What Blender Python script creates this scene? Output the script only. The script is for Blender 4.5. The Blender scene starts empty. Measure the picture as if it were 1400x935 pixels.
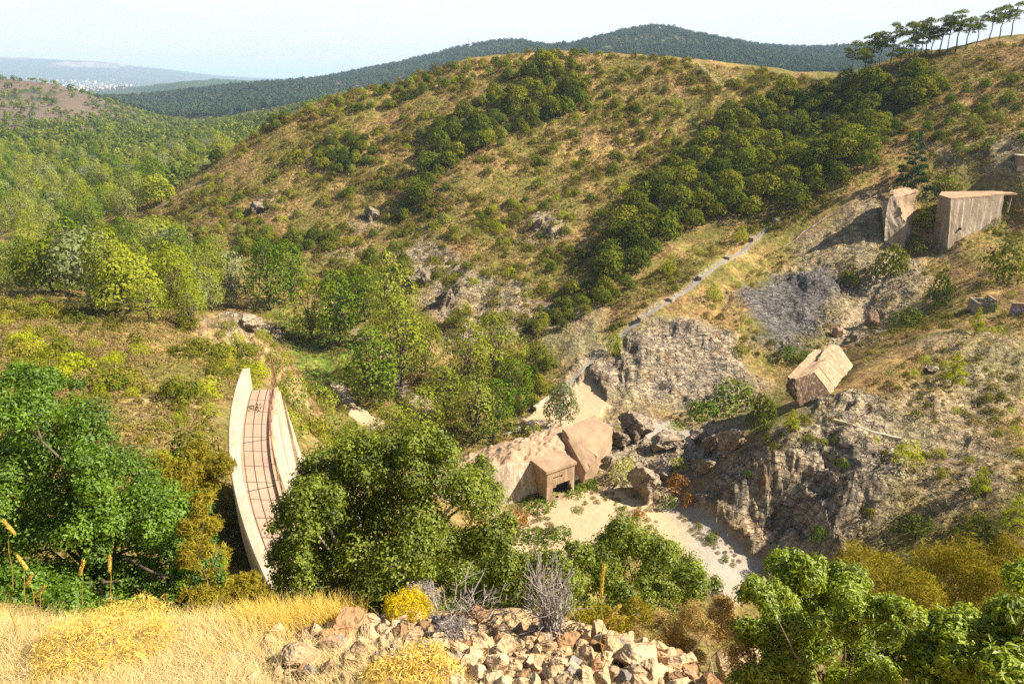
import bpy, math, random
import numpy as np
R = math.radians
# ------------------------------------------------------------------ camera, sky, sun, exposure
scn = bpy.context.scene
COL = scn.collection
F, HY = 933.0, 112.0                      # focal length in photo pixels, horizon row
PITCH = math.atan((467.5 - HY) / F)
CP, SP = math.cos(PITCH), math.sin(PITCH)
cam_d = bpy.data.cameras.new('camera'); cam = bpy.data.objects.new('camera', cam_d); COL.objects.link(cam)
cam.location = (0, 0, 0); cam.rotation_euler = (R(90) - PITCH, 0, 0)
cam_d.sensor_width = 36; cam_d.lens = F / 1400 * 36
cam_d.clip_start = .05; cam_d.clip_end = 60000
cam_d.dof.use_dof = True; cam_d.dof.focus_distance = 40; cam_d.dof.aperture_fstop = 7.1
scn.camera = cam
SUN_EL, SUN_DIR = 41.0, (0.98, -0.06)      # elevation; horizontal direction towards the sun
saz = math.atan2(SUN_DIR[0], SUN_DIR[1])  # clockwise from +Y
world = bpy.data.worlds.new('World'); scn.world = world; world.use_nodes = True
wn, wl = world.node_tree.nodes, world.node_tree.links
for n in list(wn): wn.remove(n)
w_out = wn.new('ShaderNodeOutputWorld'); w_bg = wn.new('ShaderNodeBackground')
sky = wn.new('ShaderNodeTexSky'); sky.sky_type = 'NISHITA'; sky.sun_disc = False
sky.sun_elevation = R(SUN_EL); sky.sun_rotation = saz
sky.altitude = 100; sky.air_density = 1.0; sky.dust_density = 1.2; sky.ozone_density = 1.0
w_bg.inputs['Strength'].default_value = 0.052
w_tc = wn.new('ShaderNodeTexCoord'); w_map = wn.new('ShaderNodeMapping')
w_map.inputs['Scale'].default_value = (1.6, 1.6, 9.0)
w_no = wn.new('ShaderNodeTexNoise'); w_no.inputs['Scale'].default_value = 2.2; w_no.inputs['Detail'].default_value = 7
w_no.inputs['Roughness'].default_value = .55; w_no.inputs['Distortion'].default_value = .6
w_mr = wn.new('ShaderNodeMapRange'); w_mr.inputs[1].default_value = .3; w_mr.inputs[2].default_value = .72
w_mr.inputs[3].default_value = .80; w_mr.inputs[4].default_value = .985
w_mx = wn.new('ShaderNodeMix'); w_mx.data_type = 'RGBA'
w_mx.inputs['B'].default_value = (7.9, 7.65, 7.5, 1)          # thin high cloud veil
wl.new(w_tc.outputs['Generated'], w_map.inputs['Vector']); wl.new(w_map.outputs[0], w_no.inputs['Vector'])
w_sep = wn.new('ShaderNodeSeparateXYZ'); wl.new(w_tc.outputs['Generated'], w_sep.inputs[0])
w_el = wn.new('ShaderNodeMapRange'); w_el.interpolation_type = 'SMOOTHSTEP'; w_el.inputs[1].default_value = .11; w_el.inputs[2].default_value = .32
w_el.inputs[3].default_value = 1; w_el.inputs[4].default_value = .05; wl.new(w_sep.outputs['Z'], w_el.inputs[0])   # the veil thins overhead
w_mu = wn.new('ShaderNodeMath'); w_mu.operation = 'MULTIPLY'; wl.new(w_no.outputs['Fac'], w_mr.inputs[0])
wl.new(w_mr.outputs[0], w_mu.inputs[0]); wl.new(w_el.outputs[0], w_mu.inputs[1]); wl.new(w_mu.outputs[0], w_mx.inputs['Factor'])
wl.new(sky.outputs[0], w_mx.inputs['A']); wl.new(w_mx.outputs['Result'], w_bg.inputs['Color']); wl.new(w_bg.outputs[0], w_out.inputs['Surface'])
sun_d = bpy.data.lights.new('sun', 'SUN'); sun_d.energy = 5.0; sun_d.angle = R(.6); sun_d.color = (1, .90, .74)
sun = bpy.data.objects.new('sun', sun_d); COL.objects.link(sun)
sun.rotation_euler = (R(90 - SUN_EL), 0, math.pi - saz)
vs = scn.view_settings
scn.display_settings.display_device = 'sRGB'
vs.view_transform = 'Standard'; vs.look = 'None'; vs.gamma = 1; vs.use_curve_mapping = False
vs.exposure = 1.5
scn.cycles.max_bounces = 6; scn.cycles.diffuse_bounces = 3; scn.cycles.glossy_bounces = 2
scn.cycles.transmission_bounces = 4; scn.cycles.transparent_max_bounces = 4; scn.cycles.volume_bounces = 0
scn.cycles.use_denoising = False
try:
    scn.cycles.denoiser = 'OPENIMAGEDENOISE'; scn.cycles.denoising_prefilter = 'FAST'
except Exception: pass
scn.cycles.caustics_reflective = False; scn.cycles.caustics_refractive = False
scn.cycles.sample_clamp_indirect = 6

rs = np.random.RandomState(7)
rnd = random.Random(11)
# ------------------------------------------------------------------ projection helpers (photo pixel + depth -> point in the world)
def uy(x, y, Y):
    v = 467.5 - y; up = v * CP - F * SP; fw = F * CP + v * SP; k = Y / fw
    return np.array([(x - 700) * k, Y, up * k])
def uz(x, y, z):
    v = 467.5 - y; up = v * CP - F * SP; fw = F * CP + v * SP; k = z / up
    return np.array([(x - 700) * k, fw * k, z])
def proj(P):
    P = np.asarray(P, float); d = P[..., 1] * CP - P[..., 2] * SP; u = P[..., 1] * SP + P[..., 2] * CP
    return 700 + F * P[..., 0] / d, 467.5 - F * u / d, d
# ------------------------------------------------------------------ noise
def _h(ix, iy, s):
    h = (ix * 374761393 + iy * 668265263 + s * 982451653) & 0xFFFFFFFF
    h = ((h ^ (h >> 13)) * 1274126177) & 0xFFFFFFFF
    h = h ^ (h >> 16)
    return (h & 0xFFFFFF) / float(0xFFFFFF)
def gn(x, y, s=0):
    ix = np.floor(x).astype(np.int64); iy = np.floor(y).astype(np.int64); fx = x - ix; fy = y - iy
    u = fx * fx * fx * (fx * (fx * 6 - 15) + 10); v = fy * fy * fy * (fy * (fy * 6 - 15) + 10)
    def g(dx, dy):
        a = _h(ix + dx, iy + dy, s) * 6.2831853
        return np.cos(a) * (fx - dx) + np.sin(a) * (fy - dy)
    a = g(0, 0); b = g(1, 0); c = g(0, 1); d = g(1, 1)
    return ((a + (b - a) * u) * (1 - v) + (c + (d - c) * u) * v) * 1.5
def fbm(x, y, s=0, o=4, ridge=False):
    t = 0; amp = .5; n = 0
    for k in range(o):
        g = gn(x, y, s + k * 17)
        if ridge: g = 1 - 2 * np.abs(g)
        t = t + amp * g; n += amp; amp *= .5; x = x * 2.03 + 3.1; y = y * 2.03 - 1.7
    return t / n
def sst(a, b, x):
    t = np.clip((x - a) / (b - a), 0, 1); return t * t * (3 - 2 * t)
# ------------------------------------------------------------------ terrain control points
NEAR = [  # pixel, pixel, forward distance
 # slope left of and beyond the dam crest
 (200,620,33),(270,560,45),(150,540,50),(250,500,66),(100,480,70),(20,440,85),(200,430,95),(300,440,101),(60,560,40),
 (386,482,98),(392,545,86),(424,600,91),(350,505,80),(290,680,25),(240,700,22),(0,500,60),(0,410,105),(120,400,112),(330,560,52),(340,610,40),
 # main hill
 (560,500,131),(600,450,149),(650,400,166),(700,300,204),(560,300,213),(450,250,240),(450,330,206),(350,330,208),(350,250,246),
 (700,200,244),(850,200,240),(850,120,274),(950,150,256),(600,150,270),(500,180,264),(780,420,153),(520,400,168),(420,400,176),
 (880,75,300),(800,72,306),(700,72,308),(620,88,305),(560,108,300),(490,128,295),(420,145,289),(330,195,274),(200,280,254),(120,322,232),(960,85,296),(1050,95,290),
 (250,330,212),(300,290,230),(640,240,226),(760,260,218),(880,240,222),
 # right ravine and right flank
 (1000,230,214),(900,280,194),(820,370,166),(740,470,138),(1040,325,168),(960,380,151),(870,440,136),(1100,200,222),(1150,110,262),(1080,150,246),
 (950,460,131),(950,560,114),(850,470,131),(830,545,117),(1080,410,146),(1080,470,131),(1130,330,163),(1160,290,168),(1000,520,122),(890,500,124),(900,565,112),
 (1240,235,176),(1310,235,174),(1400,240,166),(1300,150,200),(1400,150,190),(1400,62,224),(1300,75,238),(1200,92,250),(1200,180,205),
 # gully below the abutment
 (1080,500,125),(1190,445,138),(1250,370,155),(1280,345,159),(1385,332,155),(1345,308,161.5),(1368,301,164),(1300,328,158.5),(1385,300,165),(1330,310,161),(1215,330,160),(1320,390,140),(1390,370,140),(1040,560,112),(1060,520,120),(1180,400,148),
 # spur at the right
 (1060,600,87),(1010,620,90),(1110,552,97),(1190,510,100),(1280,455,110),(1360,440,115),(1400,420,120),(1300,620,80),(1200,700,72),(1250,760,66),(1400,620,75),(1400,740,60),
 (1200,600,86),(1130,660,79),(1300,530,97),(1400,520,97),(1120,740,73),
]
FLOOR = [ (432,474,-54.6),(442,510,-55.6),(462,550,-56.4),(472,592,-57),(420,450,-53.8), (650,700,-58),(740,695,-58),(850,700,-58),(780,670,-57.8),(980,765,-59),(850,770,-58.5),(930,690,-58.5),(1045,775,-60),(900,640,-57),(960,600,-56.6),(690,610,-57.5),(720,740,-58.2),(1000,830,-60),(800,590,-57.4),
 (600,560,-56.8),(510,585,-57),(450,490,-55),(480,450,-54),(660,560,-57),(380,400,-52),(300,385,-51.5),(180,370,-50.5),(60,350,-50.5),(200,325,-50),(50,285,-50),(150,255,-49.5),(250,232,-49),(0,310,-50.5)]
WORLD = [ (0,6,-6.5),(-4,6,-5.6),(4,6,-7.5),(10,5,-8),(-10,6,-4.5),(0,12,-12.5),(-5,12,-10.8),(6,12,-14),(14,10,-14),(-12,12,-8.5),(-9.5,17,-13.9),(-14,21,-16.5),
 (-20,15,-10.5),(0,20,-21),(8,20,-23),(20,15,-20),(30,20,-25),(0,32,-33),(10,32,-37),(25,32,-38),(0,45,-47),(12,46,-50),(0,58,-55),(15,58,-58),(45,30,-36),(65,30,-36),(-8,32,-28),(-5,45,-42),(-4,60,-53),
 (35,50,-53),(50,48,-48),
 (-120,60,-24),(-150,150,-46),(-60,20,-11),(-60,45,-21),(130,60,-32),(170,120,-24),(220,200,6),(260,260,26),(60,390,-28),(0,395,-32),(-60,365,-38),(150,370,-18),(140,310,-2),(190,300,10),(-120,300,-47),(-160,260,-49),
 (0,-8,0),(-15,-8,2),(15,-8,-3),(-40,-5,0),(40,-5,-18),(-230,300,-46),(-200,220,-48),(-200,100,-38)]
P = [uy(*q) for q in NEAR] + [uz(*q) for q in FLOOR] + [np.array(q, float) for q in WORLD]
P = np.array(P)
def tps_fit(X, z, sm=0.):
    n = len(X); d2 = ((X[:, None] - X[None]) ** 2).sum(-1); K = .5 * d2 * np.log(d2 + 1e-9); K[np.arange(n), np.arange(n)] = sm
    Q = np.c_[np.ones(n), X]; A = np.zeros((n + 3, n + 3)); A[:n, :n] = K; A[:n, n:] = Q; A[n:, :n] = Q.T
    return np.linalg.solve(A, np.r_[z, 0, 0, 0])
def tps_eval(X, w, q):
    out = np.empty(len(q))
    for i in range(0, len(q), 20000):
        c = q[i:i + 20000]; d2 = (c[:, None, 0] - X[None, :, 0]) ** 2 + (c[:, None, 1] - X[None, :, 1]) ** 2 + 1e-9
        out[i:i + 20000] = (.5 * d2 * np.log(d2)) @ w[:-3] + w[-3] + c @ w[-2:]
    return out
SC = 50.0
WN = tps_fit(P[:, :2] / SC, P[:, 2], .004)
FAR = [ # far country: pixel, pixel, forward distance
 (0,107,950),(60,116,900),(110,132,880),(150,148,860),(185,165,840),(215,180,800),(0,140,760),(100,165,700),(0,175,620),(0,215,470),(100,200,540),
 (250,230,400),(150,255,340),(50,285,285),(200,190,640),(290,200,560),(400,165,640),(280,172,900),(350,160,1000),(250,168,1000),(440,140,800),(500,130,800),
 (170,143,1500),(235,134,1650),(330,122,1700),(400,122,1650),(300,150,1350),(420,140,1350),(220,158,1250),
 (190,136,3000),(235,117,3200),(300,118,3100),(340,126,3000),
 (440,112,2500),(500,98,2500),(560,86,2450),(640,66,2400),(720,61,2400),(790,85,2350),(800,72,2300),(840,52,2300),(880,41,2300),(960,52,2250),(1060,68,2200),(1110,74,2150),(1180,64,2200),(1300,80,2200),(1400,70,2200),
 (500,135,1500),(600,120,1300),(700,110,1200),(900,110,1100),(1100,110,1000),(1300,100,1000),
 (600,112,5000),(900,110,5000),(1200,105,5000),(420,113,5000),(300,119,5500),(100,119,6000),(0,119,6000),
 (-60,78,10500),(0,79,10500),(40,83,10500),(90,86,10500),(130,88,10500),(200,95,10500),(230,100,10500),(280,106,10500),(330,112,10500),(420,113,10500),(600,112,10500),(1000,112,10500),(1400,112,10500),
 (0,110,8000),(150,116,8000),(300,116,8000),(0,112,20000),(400,109,18000),(440,111,20000),(370,112,18000),(700,112,20000),(1400,112,20000),(-100,112,20000),
 (-150,90,900),(-150,200,500),(1500,40,600),(1500,60,1500),
]
PF = np.array([uy(*q) for q in FAR])
rF = np.hypot(PF[:, 0], PF[:, 1]); XF = np.c_[np.arctan2(PF[:, 0], PF[:, 1]) * 2.2, np.log(rF)]
WF = tps_fit(XF, PF[:, 2] / rF, .0005)
# polar sheet of ground round the viewpoint: rings close together near, far apart in the distance
rings = [.15, .3]
while rings[-1] < 24000:
    r = rings[-1]; k = .035 if r < 1.3 else .011 if r < 8 else .0085 if r < 50 else .0058 if r < 330 else .014 if r < 3000 else .03
    rings.append(r * (1 + k))
rings = np.array(rings)
a_in = np.linspace(R(-43), R(43), 900); a_out = np.linspace(R(43), R(317), 130)[1:-1]
ANG = np.r_[a_in, a_out]; NA, NR = len(ANG), len(rings)
GX = np.sin(ANG)[None] * rings[:, None]; GY = np.cos(ANG)[None] * rings[:, None]
x, y = GX.ravel(), GY.ravel(); rr = np.hypot(x, y)
z = np.zeros(len(x)); wf = sst(310, 430, rr)
m = rr < 431; z[m] = tps_eval(P[:, :2] / SC, WN, np.c_[x[m], y[m]] / SC)
z[(rr > 250)] = np.clip(z[rr > 250], -62, 60)
m2 = rr > 309; ang = np.arctan2(x[m2], y[m2])
zf = tps_eval(XF, WF, np.c_[np.clip(ang, -.9, .9) * 2.2, np.log(rr[m2])]) * rr[m2]
z[m2] = z[m2] * (1 - wf[m2]) + np.maximum(zf, -62) * wf[m2]
# the stony ledge the picture was taken from
edge = np.interp(x, [-12, -4, -2, 0, .45, .8, 1.3, 3], [2.9, 2.75, 2.66, 2.75, 2.5, 1.9, 1.2, .4])
led = -1.43 - .39 * np.maximum(y, -2) + .06 * np.maximum(x, -8) + .03 * gn(x * 1.7, y * 1.7, 5)
wl_ = sst(-.1, 2.0, y - edge); near = rr < 14
z = np.where(near, led * (1 - wl_) + z * wl_, z)
class Hf: pass
def H(px, py):
    px = np.asarray(px, float); py = np.asarray(py, float); r = np.hypot(px, py); a = np.arctan2(px, py)
    a = np.where(a < ANG[0], a + 2 * math.pi, a)
    fi = np.interp(np.log(np.maximum(r, .16)), np.log(rings), np.arange(NR)); fj = np.interp(a, ANG, np.arange(NA))
    i = np.clip(fi.astype(int), 0, NR - 2); j = np.clip(fj.astype(int), 0, NA - 2); u = fi - i; v = fj - j
    Z = Hf.Z
    return (Z[i, j] * (1 - v) + Z[i, j + 1] * v) * (1 - u) + (Z[i + 1, j] * (1 - v) + Z[i + 1, j + 1] * v) * u
def ground(px, py):
    """point of the terrain seen at a pixel of the photograph"""
    d = uy(px, py, 1.0); a = math.atan2(d[0], 1.0); t = d[2] / math.hypot(d[0], 1.0)
    hz = H(rings * math.sin(a), rings * math.cos(a)); over = hz >= rings * t
    over[rings < 1.0] = False
    if not over.any(): return None
    i = int(np.argmax(over)); r0, r1 = rings[i - 1], rings[i]; e0 = r0 * t - hz[i - 1]; e1 = hz[i] - r1 * t
    r = r0 + (r1 - r0) * max(0, min(1, e0 / max(e0 + e1, 1e-9)))
    return np.array([r * math.sin(a), r * math.cos(a), r * t])
Hf.Z = z.reshape(NR, NA)
def wpoly(pts):
    """polygon on the ground from photograph pixels -> plan polygon in metres"""
    G = [ground(*p) for p in pts]; med = np.median([np.hypot(g[0], g[1]) for g in G if g is not None])
    for i, g in enumerate(G):           # a corner drawn above a skyline slides down onto the near slope
        yy = pts[i][1]
        while g is None or np.hypot(g[0], g[1]) > 2.1 * med: yy += 1.5; g = ground(pts[i][0], yy)
        G[i] = g
    return np.array([g[:2] for g in G])
def sdist(px, py, poly):
    """signed distance to a plan polygon, positive inside"""
    d = np.full(px.shape, 1e9); ins = np.zeros(px.shape, bool); n = len(poly)
    for i in range(n):
        a, b = poly[i], poly[(i + 1) % n]; e = b - a; L = max(e @ e, 1e-9)
        t = np.clip(((px - a[0]) * e[0] + (py - a[1]) * e[1]) / L, 0, 1)
        d = np.minimum(d, np.hypot(px - a[0] - t * e[0], py - a[1] - t * e[1]))
        c = ((a[1] > py) != (b[1] > py)) & (px < (b[0] - a[0]) * (py - a[1]) / (b[1] - a[1] + 1e-12) + a[0]); ins ^= c
    return np.where(ins, d, -d)
def pmask(px, py, poly, soft=2., wob=2., s=3):
    out = np.zeros(px.shape); lo = poly.min(0) - 3 * soft - wob; hi = poly.max(0) + 3 * soft + wob
    m = (px > lo[0]) & (px < hi[0]) & (py > lo[1]) & (py < hi[1])
    if m.any():
        d = sdist(px[m], py[m], poly) + wob * fbm(px[m] / (wob * 2 + 1), py[m] / (wob * 2 + 1), s, 3)
        out[m] = sst(-soft, soft, d)
    return out
def lmask(px, py, pts, w, soft):
    L = np.array(pts); d = np.full(px.shape, 1e9); lo = L.min(0) - w - soft; hi = L.max(0) + w + soft
    m = (px > lo[0]) & (px < hi[0]) & (py > lo[1]) & (py < hi[1]); q = np.c_[px[m], py[m]]; dm = d[m]
    for a, b in zip(L[:-1], L[1:]):
        e = b - a; t = np.clip(((q - a) @ e) / (e @ e + 1e-9), 0, 1); dm = np.minimum(dm, np.hypot(*(q - a - t[:, None] * e).T))
    d[m] = dm
    return 1 - sst(w - soft, w + soft, d)
ROCK = [([(950,690),(1000,640),(1060,590),(1110,560),(1200,560),(1230,620),(1200,700),(1150,770),(1040,770)], 1.0),
 ([(785,525),(830,480),(870,455),(930,440),(1010,460),(1035,520),(1000,560),(930,572),(850,562)], 1.0),
 ([(1100,330),(1200,280),(1230,350),(1275,350),(1240,430),(1190,470),(1150,430),(1110,440),(1060,370)], .6),
 ([(540,350),(590,330),(640,370),(700,390),(760,420),(730,460),(640,470),(600,440)], .75),
 ([(490,290),(520,283),(528,305),(495,315)], 1.0), ([(335,280),(368,272),(372,292),(345,300)], .9), ([(298,440),(330,432),(362,445),(350,462),(310,458)], 1.0),
 ([(720,300),(745,295),(755,320),(730,325)], .9), ([(430,340),(480,330),(500,360),(450,370)], .4),
 ([(800,630),(850,560),(890,560),(960,590),(1005,600),(970,640),(930,650),(890,690),(850,665)], .9),
 ([(1230,560),(1300,520),(1400,500),(1400,680),(1280,700),(1220,650)], .55), ([(1290,470),(1400,440),(1400,500),(1300,520)], .45),
 ([(1270,200),(1400,190),(1400,222),(1270,228)], .6), ([(700,420),(780,400),(840,440),(790,500),(730,480)], .4)]
SLATE = [[(1012,405),(1060,372),(1130,366),(1142,395),(1110,450),(1085,476),(1040,465)]]
SAND = [[(690,760),(665,700),(740,692),(790,672),(840,668),(885,690),(945,692),(1045,772),(1010,840),(930,770),(860,745),(760,790)],
 [(880,580),(930,572),(950,600),(985,640),(930,615),(890,600)], [(450,522),(470,528),(525,575),(520,590),(490,588)], [(548,540),(585,535),(592,560),(560,560)], [(700,570),(760,545),(800,515),(840,555),(800,580),(740,600)], 
 [(28,245),(45,225),(66,222),(60,236),(38,262)], [(125,208),(150,203),(158,212),(130,216)]]
PATHS = [([(1040,320),(990,358),(930,402),(870,440),(820,490),(780,525)], .7), ([(955,88),(972,102),(992,120)], .5), ([(1140,575),(1205,592),(1260,606),(1330,614),(1400,628)], .35),
 ([(485,452),(520,480),(560,540),(580,550)], 1.1), ([(1130,480),(1190,400),(1230,350)], 1.3), ([(200,290),(240,268),(290,250)], .5)]
rockm = np.zeros(len(x)); sandm = np.zeros(len(x)); slate = np.zeros(len(x)); pathm = np.zeros(len(x))
ROCKP = [(wpoly(p), k) for p, k in ROCK]; SANDP = [wpoly(p) for p in SAND]; SLATEP = [wpoly(p) for p in SLATE]
PATHP = [(np.array([g[:2] for g in (ground(*q) for q in p) if g is not None]), w) for p, w in PATHS]
for p, k in ROCKP: rockm = np.maximum(rockm, k * pmask(x, y, p, 4.0, 9.0))
for p in SLATEP: slate = np.maximum(slate, pmask(x, y, p, 2.5, 8))
for p in SANDP: sandm = np.maximum(sandm, pmask(x, y, p, .35, 2.2))
for p, w in PATHP: pathm = np.maximum(pathm, lmask(x, y, p, w, .4))
rockm *= (1 - sandm) * (1 - .8 * pathm)
# relief: crags in the rock, gentle lumps elsewhere
n1 = fbm(x / 26, y / 26, 31, 4); n2 = fbm(x / 5, y / 5, 32, 4)
strata = fbm((x * .8 + y * .6) / 2.2 + n2, (-x * .6 + y * .8) / 7.5, 40, 4, True)
crag = fbm(x / 9, y / 9, 50, 5, True)
ampd = sst(20, 60, rr) * (1 - sst(330, 500, rr))
bed = (.55 * x - .35 * y + .95 * z) / 3.4 + 1.3 * fbm(x / 11, y / 11, 45, 4); bed = (bed - np.floor(bed)); bed2 = (.55 * x - .35 * y + .95 * z) / 1.1 + 1.5 * fbm(x / 4, y / 4, 46, 4); bed2 = bed2 - np.floor(bed2)
z = z + ampd * rockm * (1 - sandm) * (.40 * (bed ** 2 - .3) + .12 * (bed2 - .5))
z = z + ampd * (1 - sandm) * (2.6 * n1 + .30 * n2 + (rockm + slate * .5) * (.60 * strata + .8 * crag + 2.4 * fbm(x / 12, y / 12, 51, 3, True) - .4))
z = z + sst(400, 900, rr) * (rr / 1000) * 5 * fbm(x / 140, y / 140, 60, 5) * (1 - sst(6000, 12000, rr)) + sst(5000, 9000, rr) * 45 * fbm(x / 1500, y / 1500, 61, 5) * (1 - sst(11500, 15000, rr))
z = z + (1 - sst(10, 25, rr)) * (.05 * fbm(x / .5, y / .5, 70, 4)) + sst(6, 14, rr) * (1 - sst(30, 70, rr)) * .5 * fbm(x / 4, y / 4, 71, 4)
Hf.Z = z.reshape(NR, NA)
# ------------------------------------------------------------------ mesh and material helpers
def setp(o, label=None, cat=None, group=None, kind=None):
    if label: o['label'] = label
    if cat: o['category'] = cat
    if group: o['group'] = group
    if kind: o['kind'] = kind
    return o
def mk(name, V, Fc, mats=(), smooth=False, attrs=None, mi=None):
    V = np.asarray(V, np.float32); me = bpy.data.meshes.new(name)
    if isinstance(Fc, np.ndarray):
        k = Fc.shape[1]; n = len(Fc); li = Fc.astype(np.int32).ravel(); ls = np.arange(n, dtype=np.int32) * k; lt = np.full(n, k, np.int32)
    else:
        lt = np.array([len(f) for f in Fc], np.int32); n = len(Fc); ls = np.r_[0, np.cumsum(lt)[:-1]].astype(np.int32); li = np.array([i for f in Fc for i in f], np.int32)
    me.vertices.add(len(V)); me.vertices.foreach_set('co', V.ravel())
    me.loops.add(len(li)); me.loops.foreach_set('vertex_index', li)
    me.polygons.add(n); me.polygons.foreach_set('loop_start', ls); me.polygons.foreach_set('loop_total', lt)
    if mi is not None: me.polygons.foreach_set('material_index', np.asarray(mi, np.int32))
    me.polygons.foreach_set('use_smooth', np.full(n, smooth))
    for k, (dom, typ, arr) in (attrs or {}).items():
        a = me.attributes.new(k, typ, dom)
        a.data.foreach_set('color' if typ == 'FLOAT_COLOR' else 'value', np.asarray(arr, np.float32).ravel())
    me.update(calc_edges=True)
    for m in mats: me.materials.append(m)
    return me
def ob(name, me, parent=None, loc=None, rz=0, sc=None):
    o = bpy.data.objects.new(name, me); COL.objects.link(o)
    if parent: o.parent = parent
    if loc is not None: o.location = [float(v) for v in loc]
    if rz: o.rotation_euler = (0, 0, rz)
    if sc is not None: o.scale = (sc, sc, sc) if np.isscalar(sc) else [float(v) for v in sc]
    return o
class NT:
    def __init__(s, name):
        s.m = bpy.data.materials.new(name); s.m.use_nodes = True; s.t = s.m.node_tree
        for n in list(s.t.nodes): s.t.nodes.remove(n)
        s.out = s.n('ShaderNodeOutputMaterial')
    def n(s, typ, **kw):
        n = s.t.nodes.new(typ)
        for k, v in kw.items():
            if k.startswith('i_'): n.inputs[k[2:].replace('_', ' ')].default_value = v
            else: setattr(n, k, v)
        return n
    def l(s, a, b): s.t.links.new(a, b)
    def noise(s, scale, detail=4, rough=.55, vec=None, dist=0):
        n = s.n('ShaderNodeTexNoise'); n.inputs['Scale'].default_value = scale; n.inputs['Detail'].default_value = detail
        n.inputs['Roughness'].default_value = rough; n.inputs['Distortion'].default_value = dist
        if vec is not None: s.l(vec, n.inputs['Vector'])
        return n.outputs['Fac']
    def mr(s, v, a, b, c, d):
        n = s.n('ShaderNodeMapRange'); s.l(v, n.inputs[0])
        for i, q in enumerate((a, b, c, d)): n.inputs[i + 1].default_value = q
        return n.outputs[0]
    def mix(s, f, a, b, mode='MIX'):
        n = s.n('ShaderNodeMix', data_type='RGBA', blend_type=mode)
        for q, k in ((f, 0), (a, 6), (b, 7)):
            if hasattr(q, 'links') or hasattr(q, 'is_linked'): s.l(q, n.inputs[k])
            else: n.inputs[k].default_value = q if k == 0 else (*q, 1)
        return n.outputs[2]
    def math(s, op, a, b=0.):
        n = s.n('ShaderNodeMath', operation=op)
        for i, q in enumerate((a, b)):
            if hasattr(q, 'is_linked'): s.l(q, n.inputs[i])
            else: n.inputs[i].default_value = q
        return n.outputs[0]
    def attr(s, name):
        n = s.n('ShaderNodeAttribute', attribute_name=name); return n
    def bump(s, h, strength, dist, prev=None):
        n = s.n('ShaderNodeBump'); n.inputs['Strength'].default_value = strength; n.inputs['Distance'].default_value = dist; s.l(h, n.inputs['Height'])
        if prev is not None: s.l(prev, n.inputs['Normal'])
        return n.outputs[0]
    def pbr(s, col, rough=.9, nrm=None, spec=.25):
        b = s.n('ShaderNodeBsdfPrincipled'); b.inputs['Roughness'].default_value = rough; b.inputs['Specular IOR Level'].default_value = spec
        if hasattr(col, 'is_linked'): s.l(col, b.inputs['Base Color'])
        else: b.inputs['Base Color'].default_value = (*col, 1)
        if nrm is not None: s.l(nrm, b.inputs['Normal'])
        s.l(b.outputs[0], s.out.inputs['Surface']); return b
def leaf_mat(name, dark, light, var=.5, trans=.28, gloss=0., inst=None, alt=None):
    """leaf colour varies leaf by leaf ('tint') and plant by plant"""
    t = NT(name); a = t.attr('tint').outputs['Fac']
    r = t.attr('inst').outputs['Fac'] if inst else t.n('ShaderNodeObjectInfo').outputs['Random']
    f = t.math('ADD', t.math('MULTIPLY', a, 1 - var), t.math('MULTIPLY', r, var))
    c = t.mix(f, dark, light)
    if alt is not None:
        r2 = t.math('FRACT', t.math('MULTIPLY', r, 7.31)); c = t.mix(t.math('MULTIPLY', t.math('POWER', r2, 2.2), .8), c, alt)
    d = t.n('ShaderNodeBsdfDiffuse'); t.l(c, d.inputs[0]); tr = t.n('ShaderNodeBsdfTranslucent')
    t.l(t.mix(.5, c, (light[0] * 1.3, light[1] * 1.3, light[2] * .6)), tr.inputs[0])
    m = t.n('ShaderNodeMixShader'); m.inputs[0].default_value = trans; t.l(d.outputs[0], m.inputs[1]); t.l(tr.outputs[0], m.inputs[2]); sh = m.outputs[0]
    if gloss:
        g = t.n('ShaderNodeBsdfGlossy'); g.inputs['Roughness'].default_value = .55; g.inputs[0].default_value = (1, 1, 1, 1)
        m2 = t.n('ShaderNodeMixShader'); m2.inputs[0].default_value = gloss; t.l(sh, m2.inputs[1]); t.l(g.outputs[0], m2.inputs[2]); sh = m2.outputs[0]
    t.l(sh, t.out.inputs['Surface']); return t.m
# ------------------------------------------------------------------ ground colours (own colours of soil, dry grass, rock, sand)
px_, py_, pd_ = x, y, rr
c = np.zeros((len(x), 3))
dry = np.array([.275, .192, .075]); soil = np.array([.185, .115, .055]); straw = np.array([.40, .285, .105]); olive = np.array([.125, .125, .026])
nA = fbm(x / 18, y / 18, 80, 5); nB = fbm(x / 4, y / 4, 81, 4); nC = fbm(x / 45, y / 45, 82, 4); nD = fbm(x / 1.3, y / 1.3, 83, 3)
def mixc(c, d, f): return c * (1 - f[:, None]) + np.asarray(d) * f[:, None]
c[:] = dry
c = mixc(c, soil, sst(-.1, .5, nA + .4 * nD)); c = mixc(c, straw, .9 * sst(.0, .45, nB + .7 * nC)); c = mixc(c, olive, .85 * sst(-.1, .4, -nA + .7 * nB + .15))
rk = np.array([.285, .250, .205]); rk2 = np.array([.165, .145, .128]); rk3 = np.array([.36, .31, .235])
cr = mixc(mixc(np.tile(rk, (len(x), 1)), rk2, sst(-.15, .45, n2 + .3 * nD)), rk3, sst(.05, .6, strata + .4 * nB) * .8)
cr = mixc(cr, np.array([.27, .165, .07]), .6 * sst(.1, .6, nB - n2 * .4))
c = c * (1 - rockm[:, None]) + cr * rockm[:, None]
sl = mixc(np.tile(np.array([.13, .126, .128]), (len(x), 1)), np.array([.28, .27, .275]), sst(.1, .7, fbm((x + y) / 3, (x - y) / 9, 90, 4)))
c = mixc(c, sl, slate)
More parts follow.
